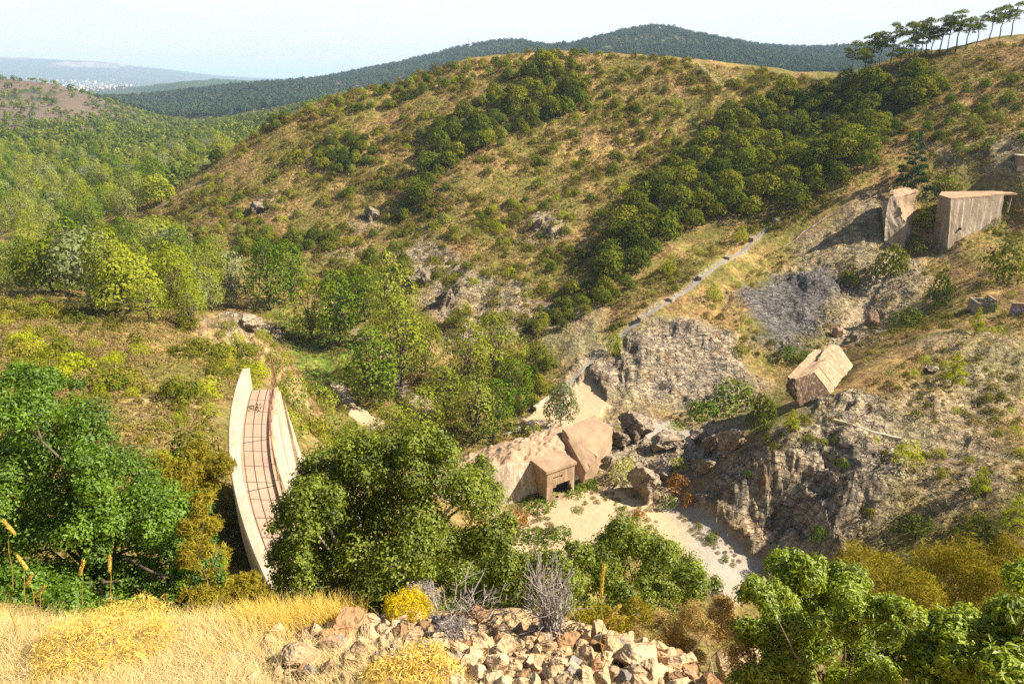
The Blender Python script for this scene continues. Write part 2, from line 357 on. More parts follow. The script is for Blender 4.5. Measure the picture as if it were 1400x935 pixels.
sd = mixc(np.tile(np.array([.39, .295, .18]), (len(x), 1)), np.array([.30, .265, .22]), sst(-.2, .3, nA + (x - 22) * .04)); sd = mixc(sd, np.array([.30, .22, .13]), .5 * sst(.2, .7, nB))
c = mixc(c, sd, sandm); c = mixc(c, np.array([.36, .30, .225]), .6 * pathm)
gm = pmask(x, y, wpoly([(372,425),(440,452),(492,470),(480,520),(440,545),(395,480)]), 1.5, 3); c = mixc(c, mixc(np.tile(np.array([.10, .155, .022]), (len(x), 1)), np.array([.18, .20, .04]), sst(-.2, .4, nB)), gm * (1 - sandm))
for bp in ([(95,560),(190,575),(300,640),(300,570),(180,540)], [(130,600),(200,640),(280,660),(250,600)], [(380,500),(420,560),(410,590),(385,540)], [(0,440),(60,450),(110,470),(60,480)]): c = mixc(c, np.array([.37, .275, .15]), .8 * pmask(x, y, wpoly(bp), 2.5, 6) * sst(-.5, .3, nB))
# gravelly soil of the ledge
lf = 1 - sst(4, 9, rr); c = mixc(c, mixc(np.tile(np.array([.38, .27, .15]), (len(x), 1)), np.array([.34, .21, .10]), sst(-.1, .5, nD)), lf)
# far country: valley forest floor, purplish heath on the far slopes, wooded ridges
fa = sst(300, 420, rr); th = np.arctan2(x, y)
nF = fbm(x / 60, y / 60, 95, 5); nG = fbm(x / 25, y / 25, 96, 4)
cf = mixc(np.tile(np.array([.075, .085, .025]), (len(x), 1)), np.array([.17, .14, .05]), sst(.1, .5, nF))
heath = sst(560, 760, rr) * (1 - sst(1900, 2100, rr)) * (th < -.2)
nH = fbm(x / 130, y / 130, 97, 4)
cf = mixc(cf, mixc(np.tile(np.array([.125, .098, .076]), (len(x), 1)), np.array([.05, .065, .03]), sst(-.02, .32, nH + .5 * nG)), heath * sst(-46, -38, z))
far2 = sst(1900, 2100, rr); cf = mixc(cf, mixc(np.tile(np.array([.035, .058, .022]), (len(x), 1)), np.array([.12, .10, .055]), sst(.3, .7, nF + .4 * nG)), far2)
nM = fbm(x / 900, y / 900, 98, 5)
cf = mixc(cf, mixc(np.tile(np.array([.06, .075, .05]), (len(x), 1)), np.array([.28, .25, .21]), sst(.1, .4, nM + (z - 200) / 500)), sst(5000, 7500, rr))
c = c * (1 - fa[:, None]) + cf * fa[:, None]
c = np.clip(c, .01, .8)
t = NT('ground'); col = t.attr('col').outputs['Color']; geo = t.n('ShaderNodeNewGeometry'); pos = geo.outputs['Position']
f1 = t.noise(1.1, 6, .62, pos); f2 = t.noise(.22, 5, .6, pos); f3 = t.noise(14, 4, .6, pos)
smo = t.math('SUBTRACT', 1.0, t.math('MULTIPLY', t.attr('sand').outputs['Fac'], .8))
cc = t.mix(smo, col, t.mix(t.mr(f1, .3, .7, 0, 1), (.50, .48, .46), (1.5, 1.47, 1.42)), 'MULTIPLY'); cc = t.mix(smo, cc, t.mix(t.mr(f2, .3, .7, 0, 1), (.8, .8, .82), (1.18, 1.17, 1.13)), 'MULTIPLY')
cc = t.mix(1, cc, t.mix(t.mr(f3, .3, .7, 0, 1), (.8, .8, .8), (1.2, 1.2, 1.2)), 'MULTIPLY')
rkA = t.attr('rock').outputs['Fac']; v = t.n('ShaderNodeTexVoronoi', feature='DISTANCE_TO_EDGE'); v.inputs['Scale'].default_value = .55
mp = t.n('ShaderNodeMapping'); mp.inputs['Rotation'].default_value = (.5, .3, .7); mp.inputs['Scale'].default_value = (1, 2.4, 1); t.l(pos, mp.inputs['Vector'])
dn = t.n('ShaderNodeMix', data_type='VECTOR'); dn.inputs['Factor'].default_value = .25; t.l(mp.outputs[0], dn.inputs['A'])
wv = t.n('ShaderNodeTexNoise'); wv.inputs['Scale'].default_value = .8; t.l(pos, wv.inputs['Vector']); sc_ = t.n('ShaderNodeVectorMath', operation='SCALE'); sc_.inputs['Scale'].default_value = 8; t.l(wv.outputs['Color'], sc_.inputs[0]); t.l(sc_.outputs[0], dn.inputs['B']); t.l(dn.outputs['Result'], v.inputs['Vector'])
crk = t.mr(v.outputs['Distance'], 0, .12, 0, 1)
cc = t.mix(t.math('MULTIPLY', rkA, .55), cc, t.mix(1, cc, t.mix(crk, (.35, .33, .31), (1.1, 1.1, 1.1)), 'MULTIPLY'))
mp2 = t.n('ShaderNodeMapping'); mp2.inputs['Rotation'].default_value = (.65, -.45, .5); mp2.inputs['Scale'].default_value = (.35, .35, 3.2); t.l(pos, mp2.inputs['Vector'])
lay = t.noise(1.0, 6, .65, mp2.outputs[0], .8)
cc = t.mix(t.math('MULTIPLY', rkA, .9), cc, t.mix(1, cc, t.mix(t.mr(lay, .36, .64, 0, 1), (.42, .40, .38), (1.42, 1.38, 1.3)), 'MULTIPLY'))
hb = t.math('ADD', t.math('MULTIPLY', t.math('MULTIPLY', rkA, crk), .5), t.math('ADD', t.math('ADD', f1, t.math('MULTIPLY', t.math('MULTIPLY', lay, rkA), 1.3)), t.math('MULTIPLY', f3, .12)))
nb = t.bump(t.math('MULTIPLY', hb, smo), .8, .9)
t.pbr(cc, .95, nb, .1)
M_ground = t.m
ii = np.arange(NR - 1)[:, None] * NA; jj = np.arange(NA)[None]; j2 = (jj + 1) % NA
Fq = np.stack([(ii + jj), (ii + j2), (ii + NA + j2), (ii + NA + jj)], -1).reshape(-1, 4)[:, ::-1]
V = np.c_[x, y, z]; ctr = len(V); V = np.r_[V, [[0, 0, float(z[:NA].mean())]]]
Fl = np.ascontiguousarray(Fq)
rk_attr = np.r_[np.clip(rockm + slate, 0, 1), 0]; ca = np.c_[np.r_[c, c[:1]], np.ones(len(V))]
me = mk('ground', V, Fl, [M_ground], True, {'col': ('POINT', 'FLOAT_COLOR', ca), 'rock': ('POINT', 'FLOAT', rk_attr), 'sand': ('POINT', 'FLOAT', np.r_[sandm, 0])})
terrain = setp(ob('terrain', me), 'dry scrubby hills, rocky gorge and wooded valley around the broken dam', kind='structure')
# ------------------------------------------------------------------ haze over the whole country
t = NT('haze'); pv = t.n('ShaderNodeVolumePrincipled'); pv.inputs['Color'].default_value = (.55, .75, 1, 1); pv.inputs['Density'].default_value = 9.5e-5; pv.inputs['Anisotropy'].default_value = .0
t.l(pv.outputs[0], t.out.inputs['Volume']); M_haze = t.m
def boxmesh(lo, hi, mats, name='box'):
    X0, Y0, Z0 = lo; X1, Y1, Z1 = hi
    V = [(X0,Y0,Z0),(X1,Y0,Z0),(X1,Y1,Z0),(X0,Y1,Z0),(X0,Y0,Z1),(X1,Y0,Z1),(X1,Y1,Z1),(X0,Y1,Z1)]
    return mk(name, V, [(0,3,2,1),(4,5,6,7),(0,1,5,4),(1,2,6,5),(2,3,7,6),(3,0,4,7)], mats)
zt = float(z.max()) + 40; zb = float(z.min()) - 3
setp(ob('haze', boxmesh((-25000, -25000, zb), (25000, 25000, zt), [M_haze])), 'thin pale haze in the air', kind='stuff')
# ------------------------------------------------------------------ plants: leaf clouds, stems
def unit(a): return a / np.maximum(np.linalg.norm(a, axis=-1, keepdims=True), 1e-9)
def rdir(n, rs): return unit(rs.normal(size=(n, 3)))
def leaves(C, N, L, W, rs, up=.25, spread=.8, fold=0.):
    """one diamond-shaped leaf (or leaf spray) per centre C, facing roughly N"""
    n = len(C); nn = unit(N + spread * rdir(n, rs) + np.array([0, 0, up])); d = rdir(n, rs)
    d = unit(d - (d * nn).sum(1, keepdims=True) * nn); s = np.cross(nn, d)
    l = (L * rs.uniform(.55, 1.45, n))[:, None]; w = (W * rs.uniform(.55, 1.45, n))[:, None]
    V = np.stack([C - d * l * .5, C + s * w * .5 + nn * w * fold - d * l * .08, C + d * l * .5, C - s * w * .5 + nn * w * fold + d * l * .05], 1).reshape(-1, 3)
    return V, np.arange(n * 4).reshape(-1, 4)
def lobes_leaves(lobes, n, L, W, rs, shell=(.72, 1.06), up=.12, spread=.42, bottom=-.55, fold=0.):
    """leaves spread over the outer shell of a set of lobes; leaves deep inside another lobe are dropped"""
    lobes = [(np.array(c, float), np.array(r, float) * np.ones(3)) for c, r in lobes]
    wts = np.array([(r[0] * r[1] + r[0] * r[2] + r[1] * r[2]) for _, r in lobes]); wts = wts / wts.sum(); Cs, Ns, Ts = [], [], []
    for (c, r), w in zip(lobes, wts):
        k = max(4, int(n * w)); d = rdir(int(k * 1.4), rs); d = d[d[:, 2] > bottom][:k]
        q = rs.uniform(shell[0], shell[1], len(d))[:, None]
        p = c + d * r * q * (1 + .16 * np.sin(d[:, :1] * 7 + c[0] * 3) * np.sin(d[:, 1:2] * 6 + c[1]))
        keep = np.ones(len(p), bool)
        for c2, r2 in lobes:
            if c2 is c: continue
            keep &= (((p - c2) / r2) ** 2).sum(1) > .45
        p = p[keep]; d = d[keep]; Cs.append(p); Ns.append(unit(d / r)); Ts.append(np.clip(rs.uniform(.0, 1) * .45 + rs.uniform(0, .55, len(p)), 0, 1))
    C = np.concatenate(Cs); N = np.concatenate(Ns); T = np.concatenate(Ts)
    V, Fq = leaves(C, N, L, W, rs, up, spread, fold); return V, Fq, T
def tube(pts, rad, k=6):
    pts = np.asarray(pts, float); rad = np.asarray(rad, float) * np.ones(len(pts)); n = len(pts); V = []
    for i in range(n):
        d = pts[min(i + 1, n - 1)] - pts[max(i - 1, 0)]; d = d / (np.linalg.norm(d) + 1e-9); a = np.cross(d, [.31, .17, .93] if abs(d[2]) < .9 else [1, .1, 0]); a /= np.linalg.norm(a); b = np.cross(d, a)
        for j in range(k):
            t = 2 * math.pi * j / k; V.append(pts[i] + rad[i] * (math.cos(t) * a + math.sin(t) * b))
    Fq = [(i * k + j, i * k + (j + 1) % k, (i + 1) * k + (j + 1) % k, (i + 1) * k + j) for i in range(n - 1) for j in range(k)]
    return np.array(V), np.array(Fq)
def join(parts):
    V, Fs, o = [], [], 0
    for v, f in parts: V.append(v); Fs.append(np.asarray(f) + o); o += len(v)
    return np.concatenate(V), np.concatenate(Fs)
def bend(a, b, rs, n=4, w=.12):
    a = np.array(a, float); b = np.array(b, float); L = np.linalg.norm(b - a); t = np.linspace(0, 1, n)[:, None]
    p = a + (b - a) * t; p[1:-1] += rs.normal(size=(n - 2, 3)) * w * L * .5; return p
def stems(base, lobes, rs, r0, k=5, fork=.35):
    """trunk and limbs: one trunk to a fork, then a limb into every lobe"""
    base = np.array(base, float); top = np.mean([c for c, _ in lobes], 0); f = base + (top - base) * fork
    P_ = [tube(bend(base - [0, 0, .3 * r0 + .15], f, rs, 4, .08), np.linspace(r0, r0 * .72, 4), k + 1)]
    for c, r in lobes: P_.append(tube(bend(f, c, rs, 4, .15), np.linspace(r0 * .5, r0 * .12, 4), k))
    return join(P_)
# --- colours of the plants
M_oak = leaf_mat('oak_leaves', (.008, .017, .004), (.150, .185, .018), .4, .2, alt=(.23, .22, .02))
M_shrub = leaf_mat('shrub_leaves', (.030, .045, .006), (.235, .240, .024), .45, .3, alt=(.26, .22, .03))
M_heath = leaf_mat('heath_twigs', (.120, .075, .035), (.24, .165, .065), .5, .15, alt=(.12, .13, .035))
M_lime = leaf_mat('young_leaves', (.13, .17, .006), (.42, .44, .020), .4, .35)
M_willow = leaf_mat('willow_leaves', (.040, .060, .004), (.34, .37, .028), .3, .24, alt=(.24, .25, .09))
M_broad = leaf_mat('round_tree_leaves', (.035, .052, .004), (.25, .29, .020), .35, .24, alt=(.27, .29, .03))
M_poplar = leaf_mat('poplar_leaves', (.010, .032, .004), (.180, .260, .018), .3, .22)
M_silver = leaf_mat('silver_leaves', (.075, .095, .035), (.25, .28, .11), .4, .2)
M_pine = leaf_mat('pine_needles', (.020, .038, .006), (.190, .225, .025), .3, .28)
M_cedar = leaf_mat('cedar_needles', (.008, .032, .014), (.035, .110, .040), .3, .2)
M_bush = leaf_mat('bush_leaves', (.014, .036, .003), (.165, .290, .010), .1, .34, .025)
M_olive = leaf_mat('olive_leaves', (.022, .036, .004), (.250, .300, .020), .1, .32, .02)
M_bright = leaf_mat('glossy_leaves', (.045, .085, .006), (.34, .42, .020), .1, .36, .03)
M_broom = leaf_mat('broom_twigs', (.10, .085, .012), (.33, .27, .03), .2, .3)
M_yellow = leaf_mat('cushion_shoots', (.30, .22, .006), (.72, .56, .02), .2, .3)
M_straw = leaf_mat('straw', (.46, .34, .15), (.80, .66, .36), .25, .3)
M_gold = leaf_mat('golden_grass', (.40, .27, .05), (.80, .60, .16), .25, .3)
M_grey = leaf_mat('dry_twigs', (.20, .165, .14), (.46, .40, .36), .3, .1)
M_rust = leaf_mat('rusty_leaves', (.14, .055, .015), (.34, .17, .035), .4, .3)
M_forest = leaf_mat('forest_leaves', (.014, .034, .006), (.135, .180, .018), .5, .26, inst=True, alt=(.27, .28, .05))
M_scrub = leaf_mat('scrub_leaves', (.030, .040, .006), (.225, .215, .024), .6, .26, inst=True, alt=(.24, .16, .05))
M_ridge = leaf_mat('ridge_leaves', (.010, .028, .018), (.052, .092, .045), .5, .15, inst=True, alt=(.08, .10, .05))  # leaf green pushed towards blue, part of the distance haze painted in
M_drybroom = leaf_mat('dry_broom_twigs', (.20, .13, .045), (.52, .38, .14), .2, .25)
M_tuft = leaf_mat('grass_blades', (.15, .100, .044), (.38, .285, .11), .6, .25, inst=True, alt=(.14, .15, .03))
t = NT('bark'); t.pbr(t.mix(t.noise(9, 5), (.060, .045, .032), (.20, .155, .11)), .95, t.bump(t.noise(30, 4), .6, .02)); M_bark = t.m
t = NT('grey_bark'); t.pbr(t.mix(t.noise(6, 5), (.20, .17, .145), (.45, .40, .35)), .95); M_greybark = t.m
# --- meshes of each kind, several variants each, unit = metres
def crown_me(name, lobes, n, L, W, mat, seed, **kw):
    r = np.random.RandomState(seed); V, Fq, T = lobes_leaves(lobes, n, L, W, r, **kw)
    return mk(name, V, Fq, [mat], False, {'tint': ('FACE', 'FLOAT', T)})
def round_lobes(seed, h, w, n, z0=.25, lr=.42):
    r = np.random.RandomState(seed); out = []
    for i in range(n):
        a = 2.4 * i + r.uniform(-.6, .6); q = math.sqrt((i + .5) / n) * .62 * w; zz = h * (z0 + (1 - z0 - .18) * (1 - (q / (w * .66)) ** 2) * r.uniform(.75, 1.0))
        s = w * lr * r.uniform(.5, 1.2); out.append(((q * math.cos(a), q * math.sin(a), zz), (s, s, s * r.uniform(.7, .95))))
    return out
def tall_lobes(seed, h, w, n):
    r = np.random.RandomState(seed); out = []
    for i in range(n):
        t_ = (i + .3) / n; a = 2.4 * i + r.uniform(-.5, .5); pr = math.sin(math.pi * min(1, .18 + t_ * .80)) ** .8
        q = w * .5 * pr * r.uniform(.3, .95); s = w * .30 * (.55 + .6 * pr) * r.uniform(.7, 1.2)
        out.append(((q * math.cos(a), q * math.sin(a), h * (.16 + .76 * t_)), (s, s, s * r.uniform(.9, 1.3))))
    return out
def stem_me(name, base, lobes, seed, r0, mat, **kw):
    V, Fq = stems(base, lobes, np.random.RandomState(seed), r0, **kw); return mk(name, V, Fq, [mat], True)
KIND = {}
def variants(key, n, fn):
    KIND[key] = [fn(i) for i in range(n)]
def oak_v(i):
    l = round_lobes(100 + i, 4.6, 2.9, 18, .16); return crown_me('oak_crown', l, 2300, .30, .23, M_oak, 200 + i), stem_me('oak_trunk', (0, 0, 0), l, i, .16, M_bark)
def willow_v(i):
    l = tall_lobes(300 + i, 8.5, 4.6, 24); return crown_me('willow_crown', l, 4600, .28, .15, M_willow, 320 + i), stem_me('willow_trunk', (0, 0, 0), l, i, .2, M_bark)
def poplar_v(i):
    l = tall_lobes(400 + i, 9.5, 4.4, 26); return crown_me('poplar_crown', l, 4600, .28, .21, M_poplar, 420 + i), stem_me('poplar_trunk', (0, 0, 0), l, i, .2, M_bark)
def silver_v(i):
    l = round_lobes(500 + i, 6.5, 3.3, 19, .2); return crown_me('silver_crown', l, 2800, .30, .20, M_silver, 520 + i), stem_me('silver_trunk', (0, 0, 0), l, i, .16, M_greybark)
def broad_v(i):
    l = round_lobes(550 + i, 5.6, 3.2, 20, .12); return crown_me('round_crown', l, 3200, .30, .20, M_broad, 570 + i), stem_me('round_trunk', (0, 0, 0), l, i, .16, M_bark)
def pine_v(i):
    r = np.random.RandomState(600 + i); h = 9; l = []
    for k in range(11):
        a = 2.4 * k + r.uniform(-.3, .3); q = r.uniform(.3, 2.3); l.append(((q * math.cos(a), q * math.sin(a), h * r.uniform(.58, .97) - .2 * q), (r.uniform(.8, 1.3), r.uniform(.8, 1.3), r.uniform(.5, .75))))
    for k in range(2): a = r.uniform(0, 6.3); l.append(((1.3 * math.cos(a), 1.3 * math.sin(a), h * r.uniform(.45, .62)), (.6, .6, .35)))
    V, Fq = join([tube(bend((0, 0, -.3), (r.uniform(-.4, .4), r.uniform(-.4, .4), h * .88), r, 6, .03), np.linspace(.17, .06, 6), 6)] + [tube(bend((0, 0, c[2] * .86), c, r, 3), [.06, .045, .02], 4) for c, _ in l])
    return crown_me('pine_crown', l, 2600, .36, .13, M_pine, 620 + i, bottom=-.3, spread=1.1), mk('pine_trunk', V, Fq, [M_bark], True)
def young_pine_v(i):
    r = np.random.RandomState(700 + i); l = []
    for k in range(14):
        t_ = k / 13; a = 2.4 * k; q = .95 * (1 - t_) ** .8 * r.uniform(.6, 1.1); s = .42 * (1.15 - t_ * .7); l.append(((q * math.cos(a), q * math.sin(a), .8 + 2.9 * t_), (s, s, s * .8)))
    return crown_me('young_pine_crown', l, 1300, .24, .07, M_lime, 720 + i, spread=1.2), stem_me('young_pine_trunk', (0, 0, 0), l, i, .07, M_bark, fork=.3)
variants('oak', 5, oak_v); variants('broad', 3, broad_v); variants('willow', 4, willow_v); variants('poplar', 4, poplar_v); variants('silver', 3, silver_v); variants('pine', 5, pine_v); variants('young_pine', 4, young_pine_v)
def shrub_v(mat, s0, n=620, L=.17, W=.12, h=1.5, w=1.15, k=9):
    def f(i): return crown_me('shrub', round_lobes(s0 + i, h, w, k, .08, .5), n, L, W, mat, s0 + 50 + i, bottom=-.5)
    return f
variants('shrub', 5, shrub_v(M_shrub, 1000)); variants('oak_bush', 4, shrub_v(M_oak, 1200, 1100, .19, .14, 2.0, 1.5, 12)); variants('lime_bush', 4, shrub_v(M_lime, 1400, 650, .16, .09)); variants('heath', 4, shrub_v(M_heath, 1600, 460, .17, .06, 1.0, 1.0, 8))
variants('green_bush', 4, shrub_v(M_poplar, 1700, 900, .16, .12, 1.4, 1.3, 10)); variants('rust_bush', 3, shrub_v(M_rust, 1800, 650, .15, .10, 1.0, 1.1, 9)); variants('willow_bush', 4, shrub_v(M_willow, 1900, 1200, .18, .10, 2.2, 1.5, 13))
NAMES = {}
def zrot(): return rnd.uniform(0, 6.28)
def tree(key, name, p, s, label, cat='tree', group=None, sz=1., dz=0.):
    """a tree: an Empty at the foot of the trunk, with trunk and crown as its parts (copies share the meshes)"""
    cr, tr = rnd.choice(KIND[key]); e = bpy.data.objects.new(name, None); COL.objects.link(e); e.empty_display_size = .5
    e.location = (float(p[0]), float(p[1]), float(p[2]) + dz); e.rotation_euler = (0, 0, zrot()); e.scale = (s, s, s * sz); setp(e, label, cat, group)
    ob('crown', cr, e); ob('trunk', tr, e); return e
def bush(key, name, p, s, label, cat='shrub', group=None, sz=1.):
    o = ob(name, rnd.choice(KIND[key]), None, (p[0], p[1], p[2] - .12 * s), zrot(), (s, s, s * sz)); return setp(o, label, cat, group)
def merged(name, key_meshes, pts, scales, mat, label, seed=1, patch=0):
    """many small plants as ONE mesh"""
    r = np.random.RandomState(seed); src = []
    for me_ in key_meshes:
        n = len(me_.vertices); v = np.empty(n * 3, np.float32); me_.vertices.foreach_get('co', v); a = np.empty(len(me_.polygons), np.float32); me_.attributes['tint'].data.foreach_get('value', a); src.append((v.reshape(-1, 3), a))
    Vs, Ts, Is = [], [], []; which = r.randint(0, len(src), len(pts))
    for k, (v, a) in enumerate(src):
        q = np.nonzero(which == k)[0]
        if not len(q): continue
        th_ = r.uniform(0, 6.28, len(q)); c_, s_ = np.cos(th_), np.sin(th_); S = scales[q][:, None]
        X = (v[None, :, 0] * c_[:, None] - v[None, :, 1] * s_[:, None]) * S + pts[q, 0][:, None]; Y = (v[None, :, 0] * s_[:, None] + v[None, :, 1] * c_[:, None]) * S + pts[q, 1][:, None]; Z = v[None, :, 2] * S + pts[q, 2][:, None]
        Vs.append(np.stack([X, Y, Z], -1).reshape(-1, 3)); Ts.append(np.tile(a, len(q))); pv_ = r.uniform(0, 1, len(q)); pv_ = np.clip(.5 + 1.0 * fbm(pts[q, 0] / patch, pts[q, 1] / patch, 77, 3) + .35 * (pv_ - .5), 0, 1) if patch else pv_; Is.append(np.repeat(pv_, len(a)))
    V = np.concatenate(Vs); Fq = np.arange(len(V)).reshape(-1, 4)
    return setp(ob(name, mk(name, V, Fq, [mat], False, {'tint': ('FACE', 'FLOAT', np.concatenate(Ts)), 'inst': ('FACE', 'FLOAT', np.concatenate(Is))})), label, kind='stuff')
def in_view(P_, m=25):
    X, Y, d = proj(P_); return (d > 1) & (X > -m) & (X < 1400 + m) & (Y > -60) & (Y < 935 + m * 2)
def visible(P_, lift):
    """is a point a little above the ground seen over the terrain in front of it"""
    P_ = np.asarray(P_); n = len(P_); ok = np.ones(n, bool); top = P_ + np.array([0, 0, 1.]) * np.asarray(lift).reshape(-1, 1)
    for f in np.linspace(.12, .97, 28): ok &= H(top[:, 0] * f, top[:, 1] * f) < top[:, 2] * f + .2
    return ok
def scatter(poly, n, dmin, seed, dens=None):
    """points spread over a plan polygon, no two nearer than dmin"""
    r = np.random.RandomState(seed); lo, hi = poly.min(0), poly.max(0); q = r.uniform(lo, hi, (int(n * 6) + 200, 2)); q = q[sdist(q[:, 0], q[:, 1], poly) > 0]
    if dens is not None: q = q[r.uniform(0, 1, len(q)) < dens(q[:, 0], q[:, 1])]
    cell = {}; out = []
    for a in q:
        k = (int(a[0] // dmin), int(a[1] // dmin)); bad = False
        for i in (-1, 0, 1):
            for j in (-1, 0, 1):
                for b in cell.get((k[0] + i, k[1] + j), ()):
                    if (a[0] - b[0]) ** 2 + (a[1] - b[1]) ** 2 < dmin * dmin: bad = True; break
                if bad: break
            if bad: break
        if bad: continue
        cell.setdefault(k, []).append(a); out.append(a)
        if len(out) >= n: break
    out = np.array(out).reshape(-1, 2); return np.c_[out, H(out[:, 0], out[:, 1])] if len(out) else np.zeros((0, 3))
# ------------------------------------------------------------------ woods and scrub over the hills
OAKS = [ # polygons in the photograph, number, spacing, size, what it is
 ([(545,312),(540,285),(580,245),(600,200),(600,165),(640,160),(690,112),(760,88),(800,95),(795,150),(720,178),(650,212),(600,250),(575,290)], 120, 3.6, (.7,1.9), 'dark evergreen oak in the clump running down the middle of the hill'),
 ([(1170,118),(1250,104),(1290,120),(1260,150),(1195,150),(1205,190),(1175,250),(1120,275),(1060,292),(960,304),(905,345),(860,380),(815,390),(840,320),(890,262),(930,215),(990,165),(1080,125)], 330, 3.9, (.95,1.85), 'dark evergreen oak in the wooded ravine left of the concrete wall'),
 ([(290,205),(340,172),(420,146),(470,136),(500,140),(440,165),(375,195),(330,235),(300,240)], 90, 3.4, (.6,1.25), 'bushy oak on the left shoulder of the hill above the valley'),
 ([(428,225),(440,200),(490,188),(520,200),(510,222),(460,240)], 34, 2.8, (.55,1.05), 'low dark oak in the patch on the left half of the hill'),
 ([(318,352),(335,325),(440,318),(470,335),(450,350),(400,348)], 22, 3.2, (.75,1.2), 'evergreen oak in the row along the foot of the hill'),
 ([(500,365),(545,345),(560,372),(545,420),(590,470),(560,470),(520,420),(470,400)], 16, 3., (.8,1.2), 'shady oak against the rocky foot of the hill'),
 ([(470,150),(560,112),(640,92),(760,76),(800,76),(790,92),(660,112),(560,140),(500,160)], 70, 4, (.45,1.0), 'bushy dark oak scattered along the crest of the big hill'),
 ([(240,330),(330,260),(480,190),(600,130),(800,90),(960,100),(1050,110),(1000,160),(900,230),(800,380),(600,360),(480,340)], 110, 7, (.35,.85), 'small dark oak standing apart on the dry hill'),
 ([(1180,160),(1400,110),(1400,210),(1270,215),(1210,200)], 40, 5, (.4,.9), 'dark oak bush on the slope above the concrete wall'),
 ([(735,470),(790,440),(850,400),(880,370),(850,350),(800,385),(760,420),(720,450)], 24, 2.8, (.5,1.0), 'small oak in the thicket at the lower end of the ravine'),
 ([(690,520),(740,480),(760,500),(740,560),(700,570)], 12, 2.6, (.5,.9), 'dark small oak at the shaded foot of the slope')]
OK_ = []
for pts, n, dm, (s0, s1), lab in OAKS:
    Q = scatter(wpoly(pts), n, dm, len(pts) * 7 + n); Q = Q[in_view(Q)]
    for q in Q: OK_.append((q, rnd.uniform(s0, s1), lab, rnd.uniform(.8, 1.05)))
OK_.sort(key=lambda a: -a[1] / math.hypot(a[0][0], a[0][1]))
for q, s, lab, sz in OK_[:285]: tree('oak', 'oak_tree', q, s, lab, 'oak tree', lab, sz)
if OK_[285:]: merged('oak_thicket', [k[0] for k in KIND['oak']], np.array([a[0] for a in OK_[285:]]), np.array([a[1] for a in OK_[285:]]), M_forest, 'small far oaks merging into a thicket on the hills', 21)
VALLEY = [([(0,335),(60,350),(150,345),(230,338),(300,350),(335,390),(290,428),(230,440),(160,425),(60,405),(0,390)], 85, 5.2, (1.35,2.2), 'in the belt along the near valley floor'),
 ([(0,262),(90,245),(200,258),(225,285),(150,318),(60,335),(0,330)], 95, 6.0, (1.35,2.3), 'in the belt beside the foot of the long hill'),
 ([(0,215),(60,210),(160,225),(300,195),(330,200),(260,250),(120,250),(0,255)], 95, 7.5, (1.3,2.1), 'in the farther woodland below the purple slope')]
for pts, n, dm, (s0, s1), lab in VALLEY:
    Q = scatter(wpoly(pts), n, dm, n); Q = Q[in_view(Q)]
    for q in Q:
        k = rnd.choice(['willow', 'willow', 'poplar', 'willow', 'silver', 'broad']); b = {'willow': 'olive green leafy tree ', 'poplar': 'dark green upright tree ', 'broad': 'round yellow green tree ', 'silver': 'pale grey green tree '}[k]
        tree(k, {'willow': 'broadleaf_tree', 'poplar': 'poplar_tree', 'broad': 'round_tree', 'silver': 'olive_tree'}[k], q, rnd.uniform(s0, s1) * (.75 if k != 'silver' and k != 'broad' else 1), b + lab, 'tree', b + lab)
HT = {'oak': 4.4, 'willow': 8.8, 'poplar': 9.8, 'silver': 6.6, 'pine': 9.2, 'young_pine': 4.1, 'shrub': 1.5, 'oak_bush': 2., 'lime_bush': 1.5, 'heath': 1., 'green_bush': 1.45, 'rust_bush': 1., 'willow_bush': 2.2, 'cedar': 9.}
WD = {'oak': 5.4, 'willow': 5.0, 'poplar': 4.7, 'silver': 6., 'pine': 5.2, 'young_pine': 2.4, 'shrub': 2.5, 'oak_bush': 3.2, 'lime_bush': 2.5, 'heath': 2.1, 'green_bush': 2.8, 'rust_bush': 2.4, 'willow_bush': 3.3}
def at(key, name, px, py, hpx, label, cat='tree', group=None, wpx=None):
    """a plant at a place seen in the photograph: foot pixel, height and width in photograph pixels"""
    g = ground(px, py)
    if g is None: return None
    d = proj(g)[2]; h = hpx * d / F / math.cos(min(.55, math.atan2(-g[2], g[1]))); s = h / HT[key]; sz = 1.
    if wpx: s = wpx * d / F / WD[key]; sz = h / HT[key] / s
    return tree(key, name, g, s, label, cat, group, sz) if key in ('oak', 'willow', 'poplar', 'silver', 'pine', 'young_pine', 'cedar') else bush(key, name, g, s, label, cat, group, sz)
